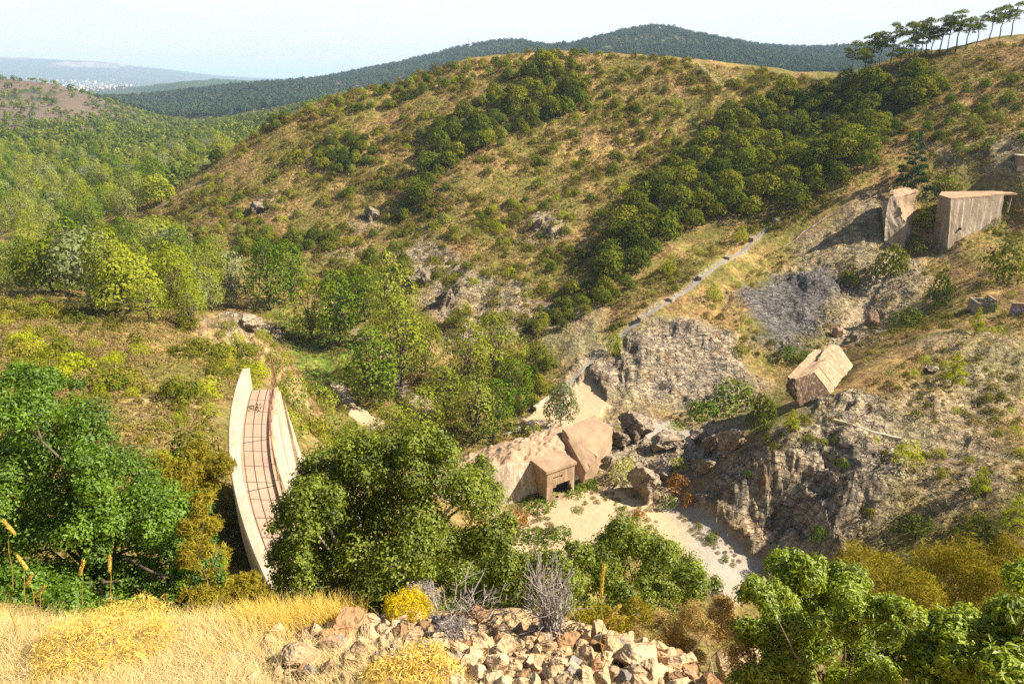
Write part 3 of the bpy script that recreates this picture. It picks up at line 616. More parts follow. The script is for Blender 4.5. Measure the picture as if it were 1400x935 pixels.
for k, n, px, py, h, w, lab in [
 ('poplar','poplar_tree',372,424,88,52,'dark green poplar at the back of the grassy valley clearing, left of its twin'),
 ('poplar','poplar_tree',400,418,80,46,'sunlit poplar standing close on the right of a darker one behind the clearing'),
 ('willow','broadleaf_tree',428,466,72,60,'spreading broadleaf tree with bare trunk at the edge of the clearing'),
 ('poplar','poplar_tree',466,472,92,54,'tall dark green poplar on the left bank of the dry riverbed'),
 ('poplar','poplar_tree',500,440,70,50,'shaded poplar half hidden behind the tall pale green one'),
 ('willow','willow_tree',535,470,110,62,'tall slender yellow-green willow, topmost of the riverbed row'),
 ('willow','willow_tree',550,528,105,74,'big yellow-green willow in the middle of the riverbed row'),
 ('willow','willow_tree',582,508,70,44,'smaller willow at the right edge of the riverbed row'),
 ('poplar','poplar_tree',512,556,96,64,'dense dark green poplar between the dirt path and the sandy riverbed'),
 ('willow','willow_tree',640,535,86,60,'pale willow left of the rocky foot of the hill'),
 ('willow','willow_tree',676,520,80,66,'broad willow below the rocky foot of the hill'),
 ('poplar','poplar_tree',700,560,62,50,'dark green tree right of the willows by the dam base'),
 ('willow','willow_tree',612,590,76,60,'olive willow in the grove behind the dam base'),
 ('willow','willow_tree',650,606,82,62,'bright willow at the front of the grove behind the dam base'),
 ('willow','willow_tree',580,612,70,70,'yellowish willow in the grove beside the big near oak'),
 ('poplar','poplar_tree',676,598,70,54,'darker tree at the right end of the grove behind the dam base'),
 ('silver','olive_tree',766,586,62,52,'grey green tree standing alone behind the top edge of the dam base'),
 ('willow','willow_tree',540,625,60,70,'low spreading willow above the crown of the big near oak'),
 ('willow','willow_tree',490,640,52,70,'pale willow just right of the broken crest wall'),
 ('silver','olive_tree',145,428,44,46,'silvery round olive in the scrub on the near left slope'),
 ('silver','olive_tree',60,392,48,52,'pale silvery tree at the left end of the valley belt'),
 ('silver','olive_tree',320,420,44,48,'greyish thin tree above the rock outcrop'),
 ('willow','broadleaf_tree',205,440,52,50,'yellow green broadleaf tree on the edge of the near left slope'),
 ('willow','broadleaf_tree',262,452,56,46,'leafy pale tree just left of the rock outcrop'),
 ('oak','oak_tree',225,330,36,60,'big round oak beside the end of the long hill'),
 ('willow','broadleaf_tree',215,345,44,60,'bright yellow-green tree at the end of the long hill'),
 ('willow','broadleaf_tree',110,312,40,40,'light yellow green tree below the sandy track'),
 ('oak','oak_tree',150,272,26,30,'dark round tree in the middle of the left valley')]:
    at(k, n, px, py, h * (1.15 if n != 'oak_tree' else 1), lab, 'tree', None, w)
# pines along the skyline of the right-hand hill
for i, (px, py, h, w, lab) in enumerate([
 (1163,100,30,24,'lowest skyline pine at the left end of the row'),(1190,96,38,26,'pine with a broad crown near the left end of the skyline row'),(1201,92,34,20,'leaning thin pine beside a broad one on the skyline'),
 (1217,86,40,22,'pine third of the left cluster on the skyline'),(1240,84,42,26,'dense pine in the middle of the skyline row'),(1256,80,38,20,'slim pine in the middle of the skyline row'),(1264,76,36,22,'flat topped pine in the middle of the skyline row'),
 (1284,72,34,26,'open crowned pine right of the middle of the skyline row'),(1306,68,38,28,'tallest pine at the right end of the skyline row'),(1294,70,30,20,'small pine leaning on the tallest skyline pine'),
 (1352,52,26,22,'left pine of the separate group at the top right'),(1366,50,28,22,'middle pine of the separate group at the top right'),(1382,46,28,24,'right pine of the separate group at the top right'),
 (1178,112,34,22,'pine just below the left end of the skyline row'),(1228,100,30,24,'pine below the middle of the skyline row'),(1320,64,26,22,'low pine just right of the tallest skyline pine'),(1334,60,22,20,'short pine filling the gap before the separate top right group'),(1272,76,24,22,'short bushy pine among the tall ones of the skyline row'),(1248,84,24,22,'short bushy pine left of the middle of the skyline row')]):
    at('pine', 'pine_tree', px, py + 4, h + 17, lab, 'pine tree', 'pines along the right-hand skyline', w + 5)
for px, py, h, lab in [(1207,562,34,'x'),]: pass
# pale young pines and bushes one can pick out on the slopes
for k, n, px, py, h, w, lab in [
 ('young_pine','young_pine',1205,735-0,0,0,''),
 ('young_pine','young_pine',1301,528,50,34,'bright young pine standing alone on the dry spur'),
 ('young_pine','young_pine',1332,458,40,22,'thin young pine in front of the small concrete ruin'),
 ('young_pine','young_pine',1080,590,32,24,'small bright pine just below the tilted concrete block'),
 ('young_pine','young_pine',1048,606,18,14,'tiny pine between the rock slabs and the spur'),
 ('lime_bush','lime_bush',1237,632,30,54,'wide bright green bush on the rocky spur below the white gutter'),
 ('lime_bush','lime_bush',1012,332,26,22,'lime green sapling above the concrete gutter'),
 ('lime_bush','lime_bush',1260,312,38,34,'lime green bush between the broken concrete pieces'),
 ('young_pine','young_pine',1378,732,60,40,'pale pine sapling in the shade at the lower right'),
 ('young_pine','young_pine',1335,680,44,36,'pale pine sapling on the shaded spur'),
 ('green_bush','green_bush',1075,490,22,34,'round dark green bush left of the tilted concrete block'),
 ('green_bush','green_bush',1100,492,16,24,'small dark bush touching the back of the tilted block'),
 ('oak_bush','dark_bush',1216,378,46,54,'big dark bush at the foot of the leaning concrete pier'),
 ('oak_bush','dark_bush',1163,386,18,34,'round dark bush in the middle of the grey scree'),
 ('oak_bush','dark_bush',1280,418,46,40,'dark bush on the slope left of the small ruin'),
 ('oak_bush','dark_bush',1240,448,28,52,'dark bush spreading over the gully above the block'),
 ('oak_bush','dark_bush',1370,385,60,70,'large round oak bush below the concrete wing wall'),
 ('oak_bush','dark_bush',1290,262,24,32,'dark bush on the bank left of the wing wall'),
 ('green_bush','green_bush',1003,556,40,70,'broad green bush at the foot of the grey cliff'),
 ('green_bush','green_bush',958,570,26,56,'bright low bush on the gravel below the grey cliff'),
 ('oak_bush','dark_bush',1040,588,50,50,'dark feathery bush in the shade left of the tilted block'),
 ('lime_bush','lime_bush',851,662,38,44,'bright bush between the dam base and the boulders'),
 ('oak_bush','dark_bush',1012,486,18,28,'dark bush in a cleft of the grey cliff'),
 ('lime_bush','lime_bush',975,412,28,32,'yellow green bush on top of the crag above the cliff'),
 ('lime_bush','lime_bush',838,484,34,28,'yellow green bush at the lower end of the concrete gutter'),
 ('lime_bush','lime_bush',913,376,34,26,'pale willowy bush above the concrete gutter'),
 ('lime_bush','lime_bush',850,268,18,26,'bright lime bush high in the wooded ravine'),
 ('lime_bush','lime_bush',848,306,18,24,'bright lime bush at the edge of the wooded ravine'),
 ('green_bush','green_bush',1118,740,24,26,'dark round bush at the foot of the rocky spur'),
 ('green_bush','green_bush',1150,640,16,22,'dark bush on the rocky spur'),
 ('green_bush','green_bush',1022,652,10,12,'tiny green bush on the lip of the spur'),
 ('oak_bush','dark_bush',1330,748,50,50,'dark bush in the shade at the bottom of the spur'),
 ('oak_bush','dark_bush',1250,728,24,60,'dark low bush along the bottom of the spur'),
 ('oak_bush','dark_bush',1340,205,14,30,'dark bush above the bank of the wing wall'),
 ('oak_bush','dark_bush',1250,345,24,30,'dark bush in the gap between pier and wing wall'),
 ('green_bush','dark_bush',1355,425,16,18,'green bush between the small ruin and the painted wall'),
 ('oak_bush','dark_bush',335,500,34,44,'olive bush just beyond the far end of the crest wall'),
 ('oak_bush','dark_bush',88,492,34,44,'dark round bush alone on the dry left slope'),
 ('oak_bush','dark_bush',235,548,30,50,'dark wide bush on the left slope above the crest wall'),
 ('green_bush','green_bush',160,532,24,46,'green bush on the bare part of the left slope'),
 ('oak_bush','dark_bush',262,552,34,40,'bright sided bush next to a dark wide one on the left slope'),
 ('willow_bush','willow_bush',405,560,50,60,'rounded olive bush on the bank right of the crest wall'),
 ('willow_bush','willow_bush',380,505,30,40,'olive bush on the ochre bank beyond the crest wall'),
 ('willow_bush','willow_bush',440,560,40,56,'leafy bush low on the bank above the dirt track'),
 ('willow_bush','willow_bush',395,600,44,60,'bush growing against the broken steps of the crest wall'),
 ('lime_bush','lime_bush',255,680,60,60,'yellow green bush left of the crest wall'),
 ('lime_bush','lime_bush',290,690,52,46,'yellow green bush against the foot of the crest wall'),
 ('willow_bush','willow_bush',452,600,40,60,'low leafy bush beside the dirt track'),
 ('willow_bush','willow_bush',475,620,44,60,'green bush spreading over the end of the dirt track'),
 ('willow_bush','willow_bush',730,600,22,34,'small green bush behind the top of the dam base'),
 ]:
    if h: at(k, n, px, py, h, lab, 'young pine' if 'pine' in n else 'bush', None, w)
# low plants in the sand of the stilling basin
for k, n, px, py, h, w, lab in [
 ('green_bush','green_bush',782,672,8,36,'green patch against the outlet house'),('green_bush','green_bush',800,664,10,40,'green patch under the broken slab'),('green_bush','green_bush',760,735,14,54,'low green plants in the middle of the sand'),
 ('green_bush','green_bush',722,735,12,50,'low green plants left of the middle of the sand'),('rust_bush','rusty_bush',705,712,14,56,'rusty plants below the white dam face'),('green_bush','green_bush',735,692,12,60,'yellowish plants at the foot of the white dam face'),
 ('green_bush','green_bush',862,716,12,36,'green clump at the right edge of the sand'),('rust_bush','rusty_bush',872,706,10,30,'reddish clump at the right edge of the sand'),('rust_bush','rusty_bush',925,672,24,40,'rust coloured bush below the boulders'),
 ('green_bush','green_bush',912,692,16,34,'bluish green clump below the boulders'),('rust_bush','rusty_bush',940,690,16,30,'rusty clump at the foot of the spur'),('green_bush','green_bush',790,698,5,22,'tiny tuft in the sand before the outlet house'),
 ('green_bush','green_bush',850,698,5,22,'tiny tuft in the sand before the boulders'),('green_bush','green_bush',955,722,8,14,'small green tuft on the gravel wash'),('green_bush','green_bush',972,738,10,20,'green tuft on the gravel wash by the spur'),
 ('green_bush','green_bush',990,768,7,14,'lower green tuft on the gravel wash'),('lime_bush','lime_bush',925,640,16,30,'yellow patch among the boulders'),('lime_bush','lime_bush',928,583,7,40,'yellow green carpet of plants below the cliff'),('green_bush','green_bush',745,745,4,10,'smallest tuft in the lower sand')]:
    at(k, n, px, py, h, lab, 'plant', None, w)
# scrub: every hillside shrub; the largest are objects, the rest one object
def region(pts): return wpoly(pts)
HILL = region([(130,330),(205,275),(330,192),(420,142),(560,106),(700,76),(880,78),(960,88),(1050,98),(1150,112),(1170,130),(1050,160),(940,225),(850,320),(830,400),(740,470),(640,480),(560,470),(480,420),(330,345),(200,345)])
RIGHT = region([(1150,108),(1300,74),(1400,60),(1400,335),(1300,265),(1180,255),(1140,280),(1000,340),(900,420),(820,500),(850,400),(1000,310),(1190,230),(1210,180)])
LEFT = region([(0,400),(150,430),(290,440),(360,460),(400,530),(440,600),(400,590),(370,520),(300,560),(270,700),(200,720),(0,560)])
SPUR = region([(1050,620),(1110,560),(1190,520),(1280,465),(1400,410),(1400,740),(1260,770),(1150,760),(1230,650),(1150,600)])
GULLY = region([(1120,330),(1200,270),(1400,320),(1400,400),(1290,450),(1180,500),(1070,500),(1010,480),(960,430),(1050,340)])
VALE = region([(330,420),(430,440),(500,500),(600,520),(700,480),(800,520),(740,580),(690,620),(560,640),(440,620),(400,540)])
NEARL = region([(0,560),(270,560),(330,640),(325,760),(200,800),(0,800)])
def no_rock(px, py):
    v_ = np.ones(px.shape)
    for p in SANDP: v_ *= 1 - pmask(px, py, p, .6, 1.)
    for p in SLATEP: v_ *= 1 - pmask(px, py, p, .6, 1.)
    for p, k in ROCKP: v_ *= 1 - .75 * k * pmask(px, py, p, 2., 2.)
    for p, w in PATHP: v_ *= 1 - lmask(px, py, p, w + .6, .3)
    return v_
def dens_h(px, py): return np.clip(.38 + 2.1 * fbm(px / 19, py / 19, 301, 4), .03, 1) * no_rock(px, py)
SH = []
for poly, n, dm, (s0, s1), mix, seed in [(HILL, 5600, 1.1, (.32, 1.9), (.62, .12, .26), 1), (RIGHT, 2400, 1.3, (.4, 1.3), (.66, .1, .24), 2), (LEFT, 1250, 1.0, (.32, 1.5), (.55, .2, .25), 3), (SPUR, 800, .9, (.25, .8), (.6, .12, .28), 4), (GULLY, 420, 1.2, (.3, .9), (.7, .1, .2), 5), (VALE, 600, 1.1, (.35, 1.0), (.55, .35, .1), 6), (NEARL, 260, .6, (.18, .55), (.5, .25, .25), 7)]:
    Q = scatter(poly, n, dm, 900 + seed, dens_h); Q = Q[in_view(Q)]; r = np.random.RandomState(seed)
    s = s0 + (s1 - s0) * r.uniform(0, 1, len(Q)) ** 2.4; k = r.choice(3, len(Q), p=mix)
    Q2 = np.c_[Q, s, k, np.full(len(Q), seed)]; SH.append(Q2[visible(Q, s * 1.2)])
SH = np.concatenate(SH); app = SH[:, 3] / np.hypot(SH[:, 0], SH[:, 1])
where = {1: 'on the big dry hill', 2: 'on the dry slope above the concrete wall', 3: 'on the near left slope', 4: 'on the rocky spur', 5: 'in the scree gully', 6: 'in the valley bottom', 7: 'on the steep bank under the vivid green bush'}
kinds = [('shrub', 'evergreen_shrub', 'small dark green shrub '), ('lime_bush', 'lime_bush', 'small yellow green bush '), ('heath', 'heath_shrub', 'brown half dry shrub ')]
rest = []
for k, (key, name, lab) in enumerate(kinds):
    idx = np.nonzero(SH[:, 4] == k)[0]; idx = idx[np.argsort(-app[idx])]
    for i in idx[:285]:
        l_ = lab + where[int(SH[i, 5])]; bush(key, name, SH[i, :3], SH[i, 3] * 1.15, l_, 'shrub', l_)
    rest.append(idx[285:])
for k, (key, _, lab) in enumerate(kinds):
    q = SH[rest[k]]
    if len(q): merged(['evergreen_scrub', 'young_scrub', 'heath_scrub'][k], KIND[key], q[:, :3] - [0, 0, .08], q[:, 3] * 1.15, [M_scrub, M_scrub, M_tuft][k], ['far small dark shrubs dotted over the hills', 'far yellow green bushes dotted over the hills', 'far brown dry shrubs dotted over the hills'][k], 30 + k)
# dry grass and tiny heath tufts that give the slopes their grain
def tuft_me(seed, n=16, h=.34, w=.30):
    r = np.random.RandomState(seed); C = r.normal(size=(n, 3)) * [w * .5, w * .5, .03] + [0, 0, h * .45]; T = r.uniform(0, 1, n)
    d = unit(r.normal(size=(n, 3)) * [.45, .45, .1] + [0, 0, 1]); s = unit(np.cross(d, rdir(n, r))) * .05; l = h * r.uniform(.6, 1.3, n)[:, None]
    V = np.stack([C - d * l * .5 - s, C - d * l * .5 + s, C + d * l * .5 + s * .3, C + d * l * .5 - s * .3], 1).reshape(-1, 3)
    return mk('tuft', V, np.arange(n * 4).reshape(-1, 4), [M_tuft], False, {'tint': ('FACE', 'FLOAT', T)})
def clump_me(seed):
    return crown_me('tuft', round_lobes(seed, .5, .5, 3, .2, .6), 26, .24, .14, M_tuft, seed, bottom=-.1)
TUF = [clump_me(2000 + i) for i in range(5)]
TP, TS = [], []
for poly, n, dm, s0, seed in [(HILL, 22000, .5, 1.1, 1), (RIGHT, 8000, .5, 1.1, 2), (LEFT, 9000, .33, .75, 3), (SPUR, 4500, .4, .6, 4), (GULLY, 2500, .5, .75, 5), (VALE, 5000, .4, .8, 6), (NEARL, 7000, .16, .4, 7)]:
    Q = scatter(poly, n, dm, 700 + seed, lambda a, b: np.clip(.55 + .9 * fbm(a / 5, b / 5, 305, 3), .1, 1) * no_rock(a, b)); Q = Q[in_view(Q)]
    TP.append(Q); TS.append(np.random.RandomState(seed).uniform(.55, 1.5, len(Q)) * s0)
merged('scrub_grass', TUF, np.concatenate(TP), np.concatenate(TS), M_tuft, 'dry grass and heath tufts covering the slopes', 44)
# ------------------------------------------------------------------ far woods
def far_v(seed, L=1.0, n=90):
    l = round_lobes(seed, 6, 3, 7, .3, .5); return crown_me('far_crown', l, n, L * 1.25, L, M_forest, seed, bottom=-.2)
FARV = [far_v(3000 + i) for i in range(6)]
def far_scatter(n, r0, r1, a0, a1, seed, dens):
    r = np.random.RandomState(seed); rr_ = np.sqrt(r.uniform(r0 ** 2, r1 ** 2, n)) if r1 / r0 < 2.5 else np.exp(r.uniform(math.log(r0), math.log(r1), n)); a = r.uniform(R(a0), R(a1), n)
    X, Y = rr_ * np.sin(a), rr_ * np.cos(a); ok = r.uniform(0, 1, n) < dens(X, Y); X, Y = X[ok], Y[ok]; Q = np.c_[X, Y, H(X, Y)]; Q = Q[in_view(Q, 10)]; return Q[visible(Q, np.full(len(Q), 5.))]
def d_val(X, Y): return np.clip(.85 + .8 * fbm(X / 60, Y / 60, 330, 3), .15, 1) * (1 - .8 * np.clip(sst(-46, -30, H(X, Y)), 0, 1)) * np.prod([1 - pmask(X, Y, p, 2., 2.) for p in SANDP], axis=0)
FV = far_scatter(15000, 330, 1150, -38, -4, 1, d_val)
def d_slope(X, Y): return sst(.02, .40, fbm(X / 130, Y / 130, 97, 4) + .5 * fbm(X / 25, Y / 25, 96, 4)) * .9 + .05
FS = far_scatter(7000, 560, 1900, -38, -8, 2, d_slope)
FR = far_scatter(9000, 420, 1000, -16, 2, 4, lambda X, Y: np.full(X.shape, .8))
FB = far_scatter(32000, 1300, 3300, -34, 36, 3, lambda X, Y: np.clip(.75 + .8 * fbm(X / 200, Y / 200, 340, 3), .1, 1))
print('far trees', len(FV), len(FS), len(FR), len(FB))
FVd = np.argsort(np.hypot(FV[:, 0], FV[:, 1])); r = np.random.RandomState(5)
for i in FVd[:290]:
    o = ob('forest_tree', KIND['poplar'][0][0], None, FV[i], zrot(), r.uniform(.55, .95)); o.data = rnd.choice([rnd.choice(KIND[k])[0] for k in ('oak', 'oak', 'willow', 'poplar', 'silver')]); setp(o, 'green tree in the woodland filling the far valley', 'tree', 'trees of the far valley woodland')
q = np.r_[FV[FVd[290:]], FR]; merged('valley_forest', FARV, q - [0, 0, .5], np.random.RandomState(8).uniform(.7, 1.35, len(q)), M_forest, 'dense green woodland filling the far valley', 50, 45)
merged('slope_woods', FARV, FS - [0, 0, .5], np.random.RandomState(9).uniform(.5, 1.2, len(FS)), M_forest, 'dark bushes and trees dotted over the purplish far slopes', 51)
merged('ridge_forest', FARV, FB - [0, 0, .8], np.random.RandomState(10).uniform(1.5, 2.6, len(FB)), M_ridge, 'blue green forest over the distant ridges', 52, 160)
# ------------------------------------------------------------------ concrete
def concrete(name, base, dark, streak=0., scale=1.):
    t = NT(name); tc = t.n('ShaderNodeNewGeometry').outputs['Position']
    a = t.noise(.9 * scale, 6, .6, tc); b = t.noise(7 * scale, 5, .6, tc); d = t.noise(.25 * scale, 4, .6, tc)
    c = t.mix(t.mr(a, .35, .68, 0, 1), base, dark); c = t.mix(t.mr(b, .4, .75, 0, .6), c, tuple(v * .62 for v in base)); c = t.mix(t.mr(d, .45, .7, 0, .5), c, tuple(min(.8, v * 1.3) for v in base))
    if streak:   # rain streaks down the face
        m = t.n('ShaderNodeMapping'); m.inputs['Scale'].default_value = (1.5 * scale, 1.5 * scale, .07 * scale); t.l(tc, m.inputs['Vector'])
        sN = t.noise(1.6, 5, .65, m.outputs[0]); c = t.mix(t.mr(sN, .44, .64, 0, streak), c, (.16, .095, .05))
        m2 = t.n('ShaderNodeMapping'); m2.inputs['Scale'].default_value = (2.3 * scale, 2.3 * scale, .10 * scale); m2.inputs['Location'].default_value = (7, 3, 1); t.l(tc, m2.inputs['Vector'])
        c = t.mix(t.mr(t.noise(1.4, 4, .6, m2.outputs[0]), .52, .68, 0, streak), c, (.72, .66, .55))
    h = t.math('ADD', t.math('MULTIPLY', a, .6), t.math('MULTIPLY', b, .3)); t.pbr(c, .92, t.bump(h, .5, .25 / scale), .15); return t.m
M_conc = concrete('pale_concrete', (.46, .385, .29), (.36, .285, .20), .55, .6)
M_pink = concrete('pinkish_concrete', (.345, .24, .155), (.25, .165, .10), 0)
M_pink2 = concrete('ochre_concrete', (.34, .235, .14), (.22, .14, .08), .35)
M_grey = M_grey; M_cgrey = concrete('grey_concrete', (.31, .25, .185), (.19, .15, .11), .45, .35)
M_walk = concrete('walkway_concrete', (.36, .26, .19), (.30, .21, .15), 0, 1.4)
M_shade_joint = concrete('shade_and_joint_concrete', (.13, .075, .042), (.055, .034, .022), .3, 1.2)  # dark copy for faces with painted-in shade, also for the block's joints
M_para = concrete('parapet_concrete', (.46, .38, .285), (.38, .30, .21), 0, 1.5)
t = NT('rusty_iron'); t.pbr(t.mix(t.noise(20, 4), (.12, .055, .030), (.22, .11, .06)), .8); M_rustiron = t.m
M_rustc = concrete('rust_stained_edge', (.40, .30, .205), (.33, .20, .11), 0, 2)
t = NT('dark_void'); t.pbr((.02, .017, .015), .95); M_void = t.m  # near-black: joints, drain hole, and painted-in shade inside the outlet house
def rockmat(name, a, b, c3):
    t = NT(name); o = t.n('ShaderNodeObjectInfo').outputs['Random']; tc = t.n('ShaderNodeNewGeometry').outputs['Position']
    n1_ = t.noise(1.3, 6, .65, tc); n2_ = t.noise(6, 5, .6, tc); v_ = t.mix(t.mr(n1_, .35, .65, 0, 1), a, b); v_ = t.mix(t.mr(n2_, .5, .75, 0, .7), v_, c3); m_ = t.n('ShaderNodeMapping'); m_.inputs['Rotation'].default_value = (.65, -.45, .5); m_.inputs['Scale'].default_value = (.5, .5, 4.5); t.l(tc, m_.inputs['Vector']); ly = t.noise(1.1, 6, .65, m_.outputs[0], .6); v_ = t.mix(1, v_, t.mix(t.mr(ly, .36, .64, 0, 1), (.5, .48, .46), (1.3, 1.27, 1.2)), 'MULTIPLY'); n1_ = t.math('ADD', n1_, ly); v_ = t.mix(1, v_, t.mix(o, (.78, .75, .72), (1.2, 1.16, 1.1)), 'MULTIPLY')
    t.pbr(v_, .92, t.bump(t.math('ADD', n1_, t.math('MULTIPLY', n2_, .4)), .6, .3), .15); return t.m
M_boulder = rockmat('grey_rock', (.30, .255, .20), (.20, .165, .135), (.38, .31, .22))
M_redrock = rockmat('reddish_rock', (.33, .22, .165), (.25, .165, .13), (.40, .30, .22))
def smoothnoise(V, amp, f, seed):
    V = np.array(V, float); d = np.stack([fbm(V[:, 0] * f + 3 * k, V[:, 1] * f + V[:, 2] * f * .7 + k, seed + k, 4) for k in range(3)], 1); return V + amp * d
def gridsurf(rows, nu, nv):
    """surface through rows of 3-D points: resampled to nu x nv"""
    A = np.array(rows, float); U = np.linspace(0, A.shape[0] - 1, nu); Vv = np.linspace(0, A.shape[1] - 1, nv)
    B = np.stack([[np.interp(U, np.arange(A.shape[0]), A[:, j, k]) for k in range(3)] for j in range(A.shape[1])], 0)   # j,k,u
    C = np.stack([[np.interp(Vv, np.arange(A.shape[1]), B[:, k, u]) for k in range(3)] for u in range(nu)], 0)            # u,k,v
    V = C.transpose(0, 2, 1).reshape(-1, 3); i = np.arange(nu - 1)[:, None] * nv; j = np.arange(nv - 1)[None]
    return V, np.stack([i + j, i + j + 1, i + nv + j + 1, i + nv + j], -1).reshape(-1, 4)
def empty(name, loc, label, cat, group=None):
    e = bpy.data.objects.new(name, None); COL.objects.link(e); e.location = [float(v) for v in loc]; e.empty_display_size = .5; return setp(e, label, cat, group, 'thing')
def part(name, V, Fc, mat, parent, smooth=False, label=None):
    """geometry given in world coordinates, kept as a child of its thing"""
    V = np.asarray(V, float) - np.array(parent_loc(parent)); o = ob(name, mk(name, V, Fc, mat if isinstance(mat, (list, tuple)) else [mat], smooth), parent)
    if label: o['label'] = label
    return o
def weather(o, cuts, amp, f=.7, seed=5):
    """chip and warp the flat faces and sharp edges of old concrete"""
    import bmesh
    bm = bmesh.new(); bm.from_mesh(o.data); bmesh.ops.triangulate(bm, faces=[fc for fc in bm.faces if len(fc.verts) > 4]); bmesh.ops.subdivide_edges(bm, edges=bm.edges[:], cuts=cuts, use_grid_fill=True)
    bm.normal_update(); P_ = np.array([v.co for v in bm.verts]); Nn = np.array([v.normal for v in bm.verts]); sharp = np.array([max([e.calc_face_angle(0) for e in v.link_edges] or [0]) for v in bm.verts])
    d_ = amp * fbm(P_[:, 0] * f + P_[:, 2] * .6 * f, P_[:, 1] * f - P_[:, 2] * .5 * f, seed, 4) * .5 - amp * .9 * (sharp > .5) * np.clip(.35 + fbm(P_[:, 0] * 1.3 + P_[:, 2], P_[:, 1] * 1.3 - P_[:, 2], seed + 3, 3) * 1.6, 0, 1.4)
    for v, n_, k in zip(bm.verts, Nn, d_): v.co += type(v.co)([float(q) for q in n_ * k])
    bm.to_mesh(o.data); bm.free()
def parent_loc(p):
    v = np.zeros(3)
    while p is not None: v += np.array(p.location); p = p.parent
    return v
# --- the broken arch dam: crest section at the left, stump across the gorge
CX, CY = 28.5, 38.8
def arc(rad, deg, zz): return np.array([CX + rad * math.cos(R(deg)), CY + rad * math.sin(R(deg)), zz])
D0, D1 = 191.9, 215.2
dam = empty('broken_dam', arc(41.5, 200, -14), 'broken concrete arch dam, its curved crest walkway at the left and stump across the gorge', 'dam')
dg = np.linspace(D0, D1, 60)
def loft(prof, name, mat, dgs=dg, par=None, smooth=False, noise=0, cap=True):
    """ring of profile points (radius, z) swept along the arc"""
    n = len(prof); V = np.array([arc(r_(d) if callable(r_) else r_, d, z_(d) if callable(z_) else z_) for d in dgs for r_, z_ in prof])
    Fc = [(i * n + j, i * n + (j + 1) % n, (i + 1) * n + (j + 1) % n, (i + 1) * n + j) for i in range(len(dgs) - 1) for j in range(n)]
    if cap: Fc += [tuple(range(n))[::-1], tuple((len(dgs) - 1) * n + j for j in range(n))]
    if noise: V = smoothnoise(V, noise, .8, 5)
    return part(name, V, Fc, mat, par or dam, smooth)
# body of the crest section: thickens downwards, set into the hillside
loft([(42.05, -14.12), (40.72, -14.12), (40.35, -20), (39.6, -28), (38.6, -40), (44.0, -40), (43.2, -28), (42.5, -20)], 'arch_wall', M_conc)
loft([(42.05, -14.11), (42.05, -14.0), (40.98, -14.0), (40.98, -14.11)], 'walkway', M_walk)
loft([(42.42, -14.35), (42.42, -13.02), (42.38, -12.98), (42.09, -12.98), (42.06, -13.02), (42.06, -14.35)], 'parapet', M_para, np.linspace(D0 - .55, D1, 60))
loft([(40.96, -14.14), (40.96, -13.88), (40.82, -13.88), (40.80, -14.35), (40.90, -14.35)], 'downstream_kerb', M_rustc, np.linspace(D0, D1 - 2, 50))
# broken end of the crest: torn edge stepping down into the gorge
def torn(d): return float(np.interp(d, [184.6, 185.4, 185.6, 187.7, 187.9, 189.3, 189.5, 190.6, 191.9], [-30, -24, -20.3, -19.9, -18.7, -18.3, -17.0, -15.6, -14.13])) + .25 * float(gn(np.array([d * 2.3]), np.array([.5]), 9)[0])
def dn(f, k): return (lambda d: torn(d) * (1 - f) - 40 * f + k)
loft([(lambda d: 42.2, dn(0, 0)), (lambda d: 41.6, dn(0, .12)), (lambda d: 41.0, dn(0, -.1)), (lambda d: 40.6, dn(0, -.35)), (lambda d: 40.35, dn(.10, 0)), (lambda d: 40.0, dn(.25, 0)), (lambda d: 39.6, dn(.45, 0)), (lambda d: 38.6, dn(1, 0)), (lambda d: 44.0, dn(1, 0)), (lambda d: 43.0, dn(.5, 0)), (lambda d: 42.4, dn(.2, 0))], 'torn_edge', M_conc, np.linspace(184.6, 191.88, 60), noise=.22)
# railing: posts of their own under the rails
rail = None
def railbar(rad, zz, rb, d0, d1, name, par):
    V, Fq = tube([arc(rad, d, zz) for d in np.linspace(d0, d1, 50)], rb, 6); return part(name, V, Fq, M_rustiron, par, True)
RA = 40.86
Vs = []
for zz in (-12.95, -13.28, -13.6): Vs.append(tube([arc(RA, d, zz) for d in np.linspace(D0 + .1, D1 - 3, 60)], .015, 6))
V, Fq = join(Vs); rail = part('railing', V, Fq, M_rustiron, dam, True)
for d in np.arange(D0 + .2, D1 - 3, 1.75):
    V, Fq = tube([arc(RA, d, -13.95), arc(RA, d, -13.4), arc(RA, d, -12.93)], .02, 6); o = part('post', V, Fq, M_rustiron, rail, True)
V, Fq = tube([arc(RA + .02, D0 + .05, -13.95), arc(RA + .06, D0, -13.0), arc(RA + .1, D0 - .1, -12.2)], .03, 6); part('post', V, Fq, M_rustiron, rail, True, 'taller bent post at the broken end')
# crack across the walkway and its rubble
Vs = []; r = np.random.RandomState(3)
for k in range(46):
    d = 194.6 + r.normal() * .28; q = r.uniform(41.35, 41.95); p = arc(q, d, -13.97); s = r.uniform(.03, .085); Vs.append((p + rdir(8, r) * s, np.array([(0,1,2,3),(4,5,6,7),(0,1,5,4),(2,3,7,6)])))
V, Fq = join(Vs); part('loose_rubble', V, Fq, M_boulder, dam)['kind'] = 'stuff'
for d in (199.2, 204.5, 210.0):
    loft([(42.0, -13.998), (42.0, -13.994), (41.0, -13.994), (41.0, -13.998)], 'joint', M_void, np.linspace(d, d + .06, 2))
